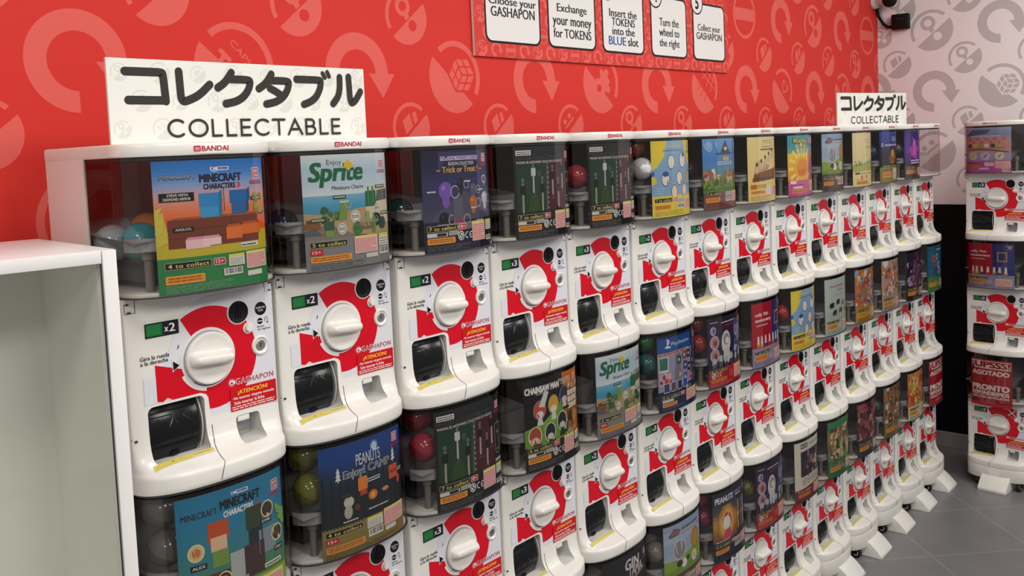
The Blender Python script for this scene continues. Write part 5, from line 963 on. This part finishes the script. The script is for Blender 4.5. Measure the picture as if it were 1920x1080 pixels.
def sign(loc, rz, W_, H_, label):
    a = Art(1.0); WB, GP = (.80, .79, .74), (.69, .685, .645); a.rect(0, 0, W_, H_, WB); rnd = random.Random(5)
    for j in range(3):
        for i in range(8):
            roundel(a, W_ * (i + .3 + .5 * (j % 2)) / 7.6, H_ * (.18 + .33 * j), .0155 + .004 * ((i + j) % 2), GP, WB, (0, 6, 5, 0)[(i + j * 2) % 4])
    a.clip = (0, 0, W_, H_); a.n = 16
    x = .048; INK = '#35322f'
    for k, c in enumerate(('ko', 're', 'ku', 'ta', 'bu', 'ru')):
        cx = W_ * (x + k * .158); sc = W_ * .150; hz = H_ * .46
        for st in KANA[c]: a.stroke([(cx + px * sc, H_ * .455 + py * hz) for px, py in st], .0148, INK, .018 if c != 're' else .012)
        if c == 'bu':
            for st in ([(.84, 1.00), (.90, .88)], [(.98, 1.04), (1.03, .92)]): a.stroke([(cx + px * sc, H_ * .455 + py * hz) for px, py in st], .0095, INK)
    # rounded sans capitals drawn as strokes: C O L L E C T A B L E
    arcp = lambda cx, cy, rx, ry, a0, a1, n=20: [(cx + rx * math.cos(math.radians(a0 + (a1 - a0) * k / n)), cy + ry * math.sin(math.radians(a0 + (a1 - a0) * k / n))) for k in range(n + 1)]
    GL = {'C': (.92, [arcp(.5, .5, .45, .5, 48, 312)]), 'O': (1.0, [arcp(.5, .5, .47, .5, 0, 360, 28)]), 'L': (.62, [[(.08, 1), (.08, 0), (.56, 0)]]), 'E': (.66, [[(.58, 1), (.08, 1), (.08, 0), (.6, 0)], [(.08, .52), (.54, .52)]]),
          'T': (.74, [[(.0, 1), (.72, 1)], [(.36, 1), (.36, 0)]]), 'A': (.90, [[(.02, 0), (.45, 1), (.88, 0)], [(.17, .34), (.73, .34)]]), 'B': (.74, [[(.08, .52), (.08, 1), (.36, 1)] + arcp(.38, .76, .22, .24, 80, -80, 8) + [(.08, .52), (.08, 0), (.40, 0)] + arcp(.42, .26, .24, .26, -80, 80, 8)])}
    hh = H_ * .195; tot = sum(GL[c][0] for c in 'COLLECTABLE') + 1.8; ux = W_ * .69 / tot; x = W_ * .185
    for c in 'COLLECTABLE':
        wd, sts = GL[c]
        for st in sts: a.stroke([(x + px * ux, H_ * .09 + py * hh) for px, py in st], .0046, INK)
        x += (wd + .18) * ux
    me = a.mesh('sign_face', lambda u, z, d: (u, -.0022 - d, z), M['sign'], extra=[(*boxgeo(0, W_, -.002, .003, 0, H_), (.78, .77, .73))])
    o = link_mesh('shelf_sign', me); o.location = loc; o.rotation_euler = (0, 0, rz); return tag(o, label, 'sign', 'foam signs standing on the machines')
sign((.741, .06, Z1 + ZC + .0216), 0, .553, .1465, 'white katakana and COLLECTABLE sign standing on the first two columns, left')
sign((4.075, .15, Z1 + ZC + .0216), -math.radians(12.6), .553, .150, 'white katakana and COLLECTABLE sign standing on the twelfth column, far right')

# ------------------------------------------------------------------ instruction board on the red wall
BX0, BX1, BZ0, BZ1 = 2.043, 3.615, 2.045, 2.62
a = Art(1.0); a.rect(BX0, BZ0, BX1, BZ1, (.66, .05, .04)); rnd = random.Random(8)
for j, z in enumerate((2.068, 2.12, 2.17, 2.22, 2.27, 2.32, 2.37)):
    k = 0; x = BX0 + .03 + .03 * (j % 2)
    while x < BX1 - .02:
        if (j * 3 + k) % 5 == 2: burger(a, x, z, .024, REDP)
        elif (k + j) % 2: arrow(a, x, z, .024, REDP)
        else: roundel(a, x, z, .025, REDP, (.66, .05, .04), 0)
        x += .066; k += 1
a.n = 16
CARDS = [(2.098, 2.349), (2.401, 2.652), (2.704, 2.956), (3.018, 3.266), (3.328, 3.577)]
TXT = [[('Choose your', 2.2035, .024, '#22222a'), ('GASHAPON', 2.168, .028, '#22222a')], [('Exchange', 2.206, .026, '#22222a'), ('your money', 2.160, .024, '#22222a'), ('for TOKENS', 2.122, .028, '#22222a')],
       [('Insert the', 2.215, .026, '#22222a'), ('TOKENS', 2.184, .026, '#22222a'), ('into the', 2.152, .026, '#22222a'), ('BLUE', 2.116, .028, '#2f5aa0')], [('Turn the', 2.205, .028, '#22222a'), ('wheel to', 2.167, .028, '#22222a'), ('the right', 2.126, .028, '#22222a')], [('Collect your', 2.205, .026, '#22222a'), ('GASHAPON', 2.172, .026, '#22222a')]]
WID = {'Choose your': .20, 'GASHAPON': .185, 'Exchange': .145, 'your money': .19, 'for TOKENS': .185, 'Insert the': .155, 'TOKENS': .13, 'into the': .125, 'BLUE': .09, 'Turn the': .125, 'wheel to': .13, 'the right': .13, 'Collect your': .165}
for n, ((x0, x1), tx) in enumerate(zip(CARDS, TXT)):
    z0, z1 = 2.094, 2.31
    a.rr(x0 - .007, z0 - .007, x1 + .007, z1 + .007, .028, '#17171c'); a.rr(x0, z0, x1, z1, .023, (.83, .82, .80))
    a.ell(x0 + .03, z1 + .005, .047, '#17171c'); a.ell(x0 + .03, z1 + .005, .041, (.83, .82, .80)); a.text(str(n + 1), x0 + .018, z1 - .019, x0 + .042, z1 + .029, '#17171c', .04)
    for (t, z, h, c) in tx:
        wd = WID[t] * 1.12; h *= 1.08; cx = (x0 + x1) / 2; desc = any(q in t for q in 'yg')
        if t == 'BLUE': a.text('BLUE', cx - .094, z, cx + .012, z + h, c, .034); a.text('slot', cx + .026, z, cx + .092, z + h, '#22222a', .034); continue
        a.text(t, cx - wd / 2, z - (.007 if desc else 0), cx + wd / 2, z + h, c, .034)
a.clip = (BX0, BZ0, BX1, BZ1)
me = a.mesh('instruction_board', lambda x, z, d: (x, YW - .0115 - d, z), M['sign'], extra=[(*boxgeo(BX0, BX1, YW - .0112, YW - .0025, BZ0, BZ1), (.78, .70, .68))])
tag(link_mesh('instruction_board', me), 'red instruction board with five white numbered cards high on the red wall', 'sign')

# ------------------------------------------------------------------ white display cabinet at the left
e = tag(empty('display_cabinet', (.633, -.154, 0), math.radians(-6)), 'white glass-fronted display cabinet at the left end of the row', 'cabinet')
CW, CDp, CH, TH = .62, .36, 1.645, .020     # local: x from -CW to 0, y from 0 (front) to CDp
b = MB(); L = M['laminate']
b.box(-CW, 0, .004, CDp, CH - .018, CH, L, bev=.0008); b.box(-TH, 0, .004, CDp, 0, CH - .0183, L, bev=.0008); b.box(-CW, -CW + TH, .004, CDp, 0, CH - .0183, L, bev=.0008); b.box(-CW + TH, -TH, .006, CDp, .05, .07, L)
b.box(-CW + TH, -TH, .275, .29, .07, CH - .019, M['cabgrey']); b.box(-TH - .002, -TH + .0002, .02, .275, .07, CH - .019, M['cabgrey']); b.box(-CW + TH, -CW + TH + .002, .02, .275, .07, CH - .019, M['cabgrey'])
link_mesh('carcass', b.mesh('carcass', 30), e)
b = MB(); b.box(-CW, -TH - .0012, -.0015, .006, CH - .0185, CH - .0006, L, bev=.0008); b.box(-TH + .0002, 0, -.0015, .006, 0, CH - .0004, L, bev=.0008); b.box(-CW, -CW + TH, -.0015, .006, 0, CH - .0188, L, bev=.0008); link_mesh('front_frame', b.mesh('front_frame', 30), e)
b = MB(); b.box(-CW + TH, -TH - .0015, .004, .0085, .07, CH - .0195, M['glass']); g = link_mesh('glass_pane', b.mesh('glass_pane', 0), e); g['label'] = 'faintly tinted glass pane'
b = MB(); b.box(-TH - .0022, -TH - .0006, .0025, .0045, .07, CH - .0195, M['dark']); link_mesh('seal', b.mesh('seal', 0), e)
b = MB(); b.lathe([(.0001, 0), (.006, 0), (.0075, -.0015), (.0075, -.003), (.006, -.0035), (.0001, -.0035)], M['white'], Matrix.Translation((-.26, .275, 1.32)) @ Matrix.Rotation(PI / 2, 4, 'X') @ Matrix.Scale(-1, 4, (0, 0, 1)), 18); link_mesh('hole_cap', b.mesh('hole_cap', 30), e)

# ------------------------------------------------------------------ security camera and its junction box in the corner
def wl(y, z, d=0): return Vector((XW - d, y, z))
e = tag(empty('security_camera', wl(.36, 2.53), 0), 'white and black security camera in the corner at the top of the picture', 'security camera')
P0 = Vector(e.location)
b = MB(); mx = Matrix.Translation(Vector((XW - .058, YW - .001, 2.505)) - P0) @ Matrix.Rotation(PI / 2, 4, 'X'); b.lathe([(.0001, 0), (.047, 0), (.047, .014), (.043, .020), (.026, .022), (.022, .05), (.0001, .052)], M['cctv'], mx, 28); link_mesh('mount', b.mesh('mount', 35), e)
b = MB(); mx = Matrix.Translation(wl(.345, 2.513, .085) - P0) @ Vector((-.55, -.30, -.75)).to_track_quat('Z', 'Y').to_matrix().to_4x4(); b.lathe([(.0001, -.058), (.030, -.052), (.050, -.030), (.058, .0), (.054, .018), (.040, .026)], M['cctv'], mx, 28); link_mesh('housing', b.mesh('housing', 40), e)
b = MB(); b.lathe([(.040, .022), (.039, .034), (.032, .050), (.018, .059), (.0001, .062)], M['bplastic'], mx, 28); k = link_mesh('lens_dome', b.mesh('lens_dome', 40), e); k['label'] = 'black glossy lens dome'
b = MB(); b.tube([wl(.405, 2.50, .055), wl(.425, 2.485, .035), wl(.43, 2.455, .028), wl(.425, 2.42, .025), wl(.40, 2.375, .022), wl(.375, 2.354, .022), wl(.3515, 2.352, .022)], .009, M['bplastic'], 12)
for i, v in enumerate(b.v): b.v[i] = tuple(Vector(v) - P0)
k = link_mesh('cable', b.mesh('cable', 50), e); k['label'] = 'thick black cable'
b = MB(); b.box(XW - .045, XW - .001, .258, .350, 2.333, 2.418, M['bplastic'], bev=.006); b.box(XW - .0462, XW - .0445, .285, .325, 2.39, 2.394, M['dark'])
tag(link_mesh('junction_box', b.mesh('junction_box', 35)), 'small black square box on the white wall below the security camera', 'junction box')
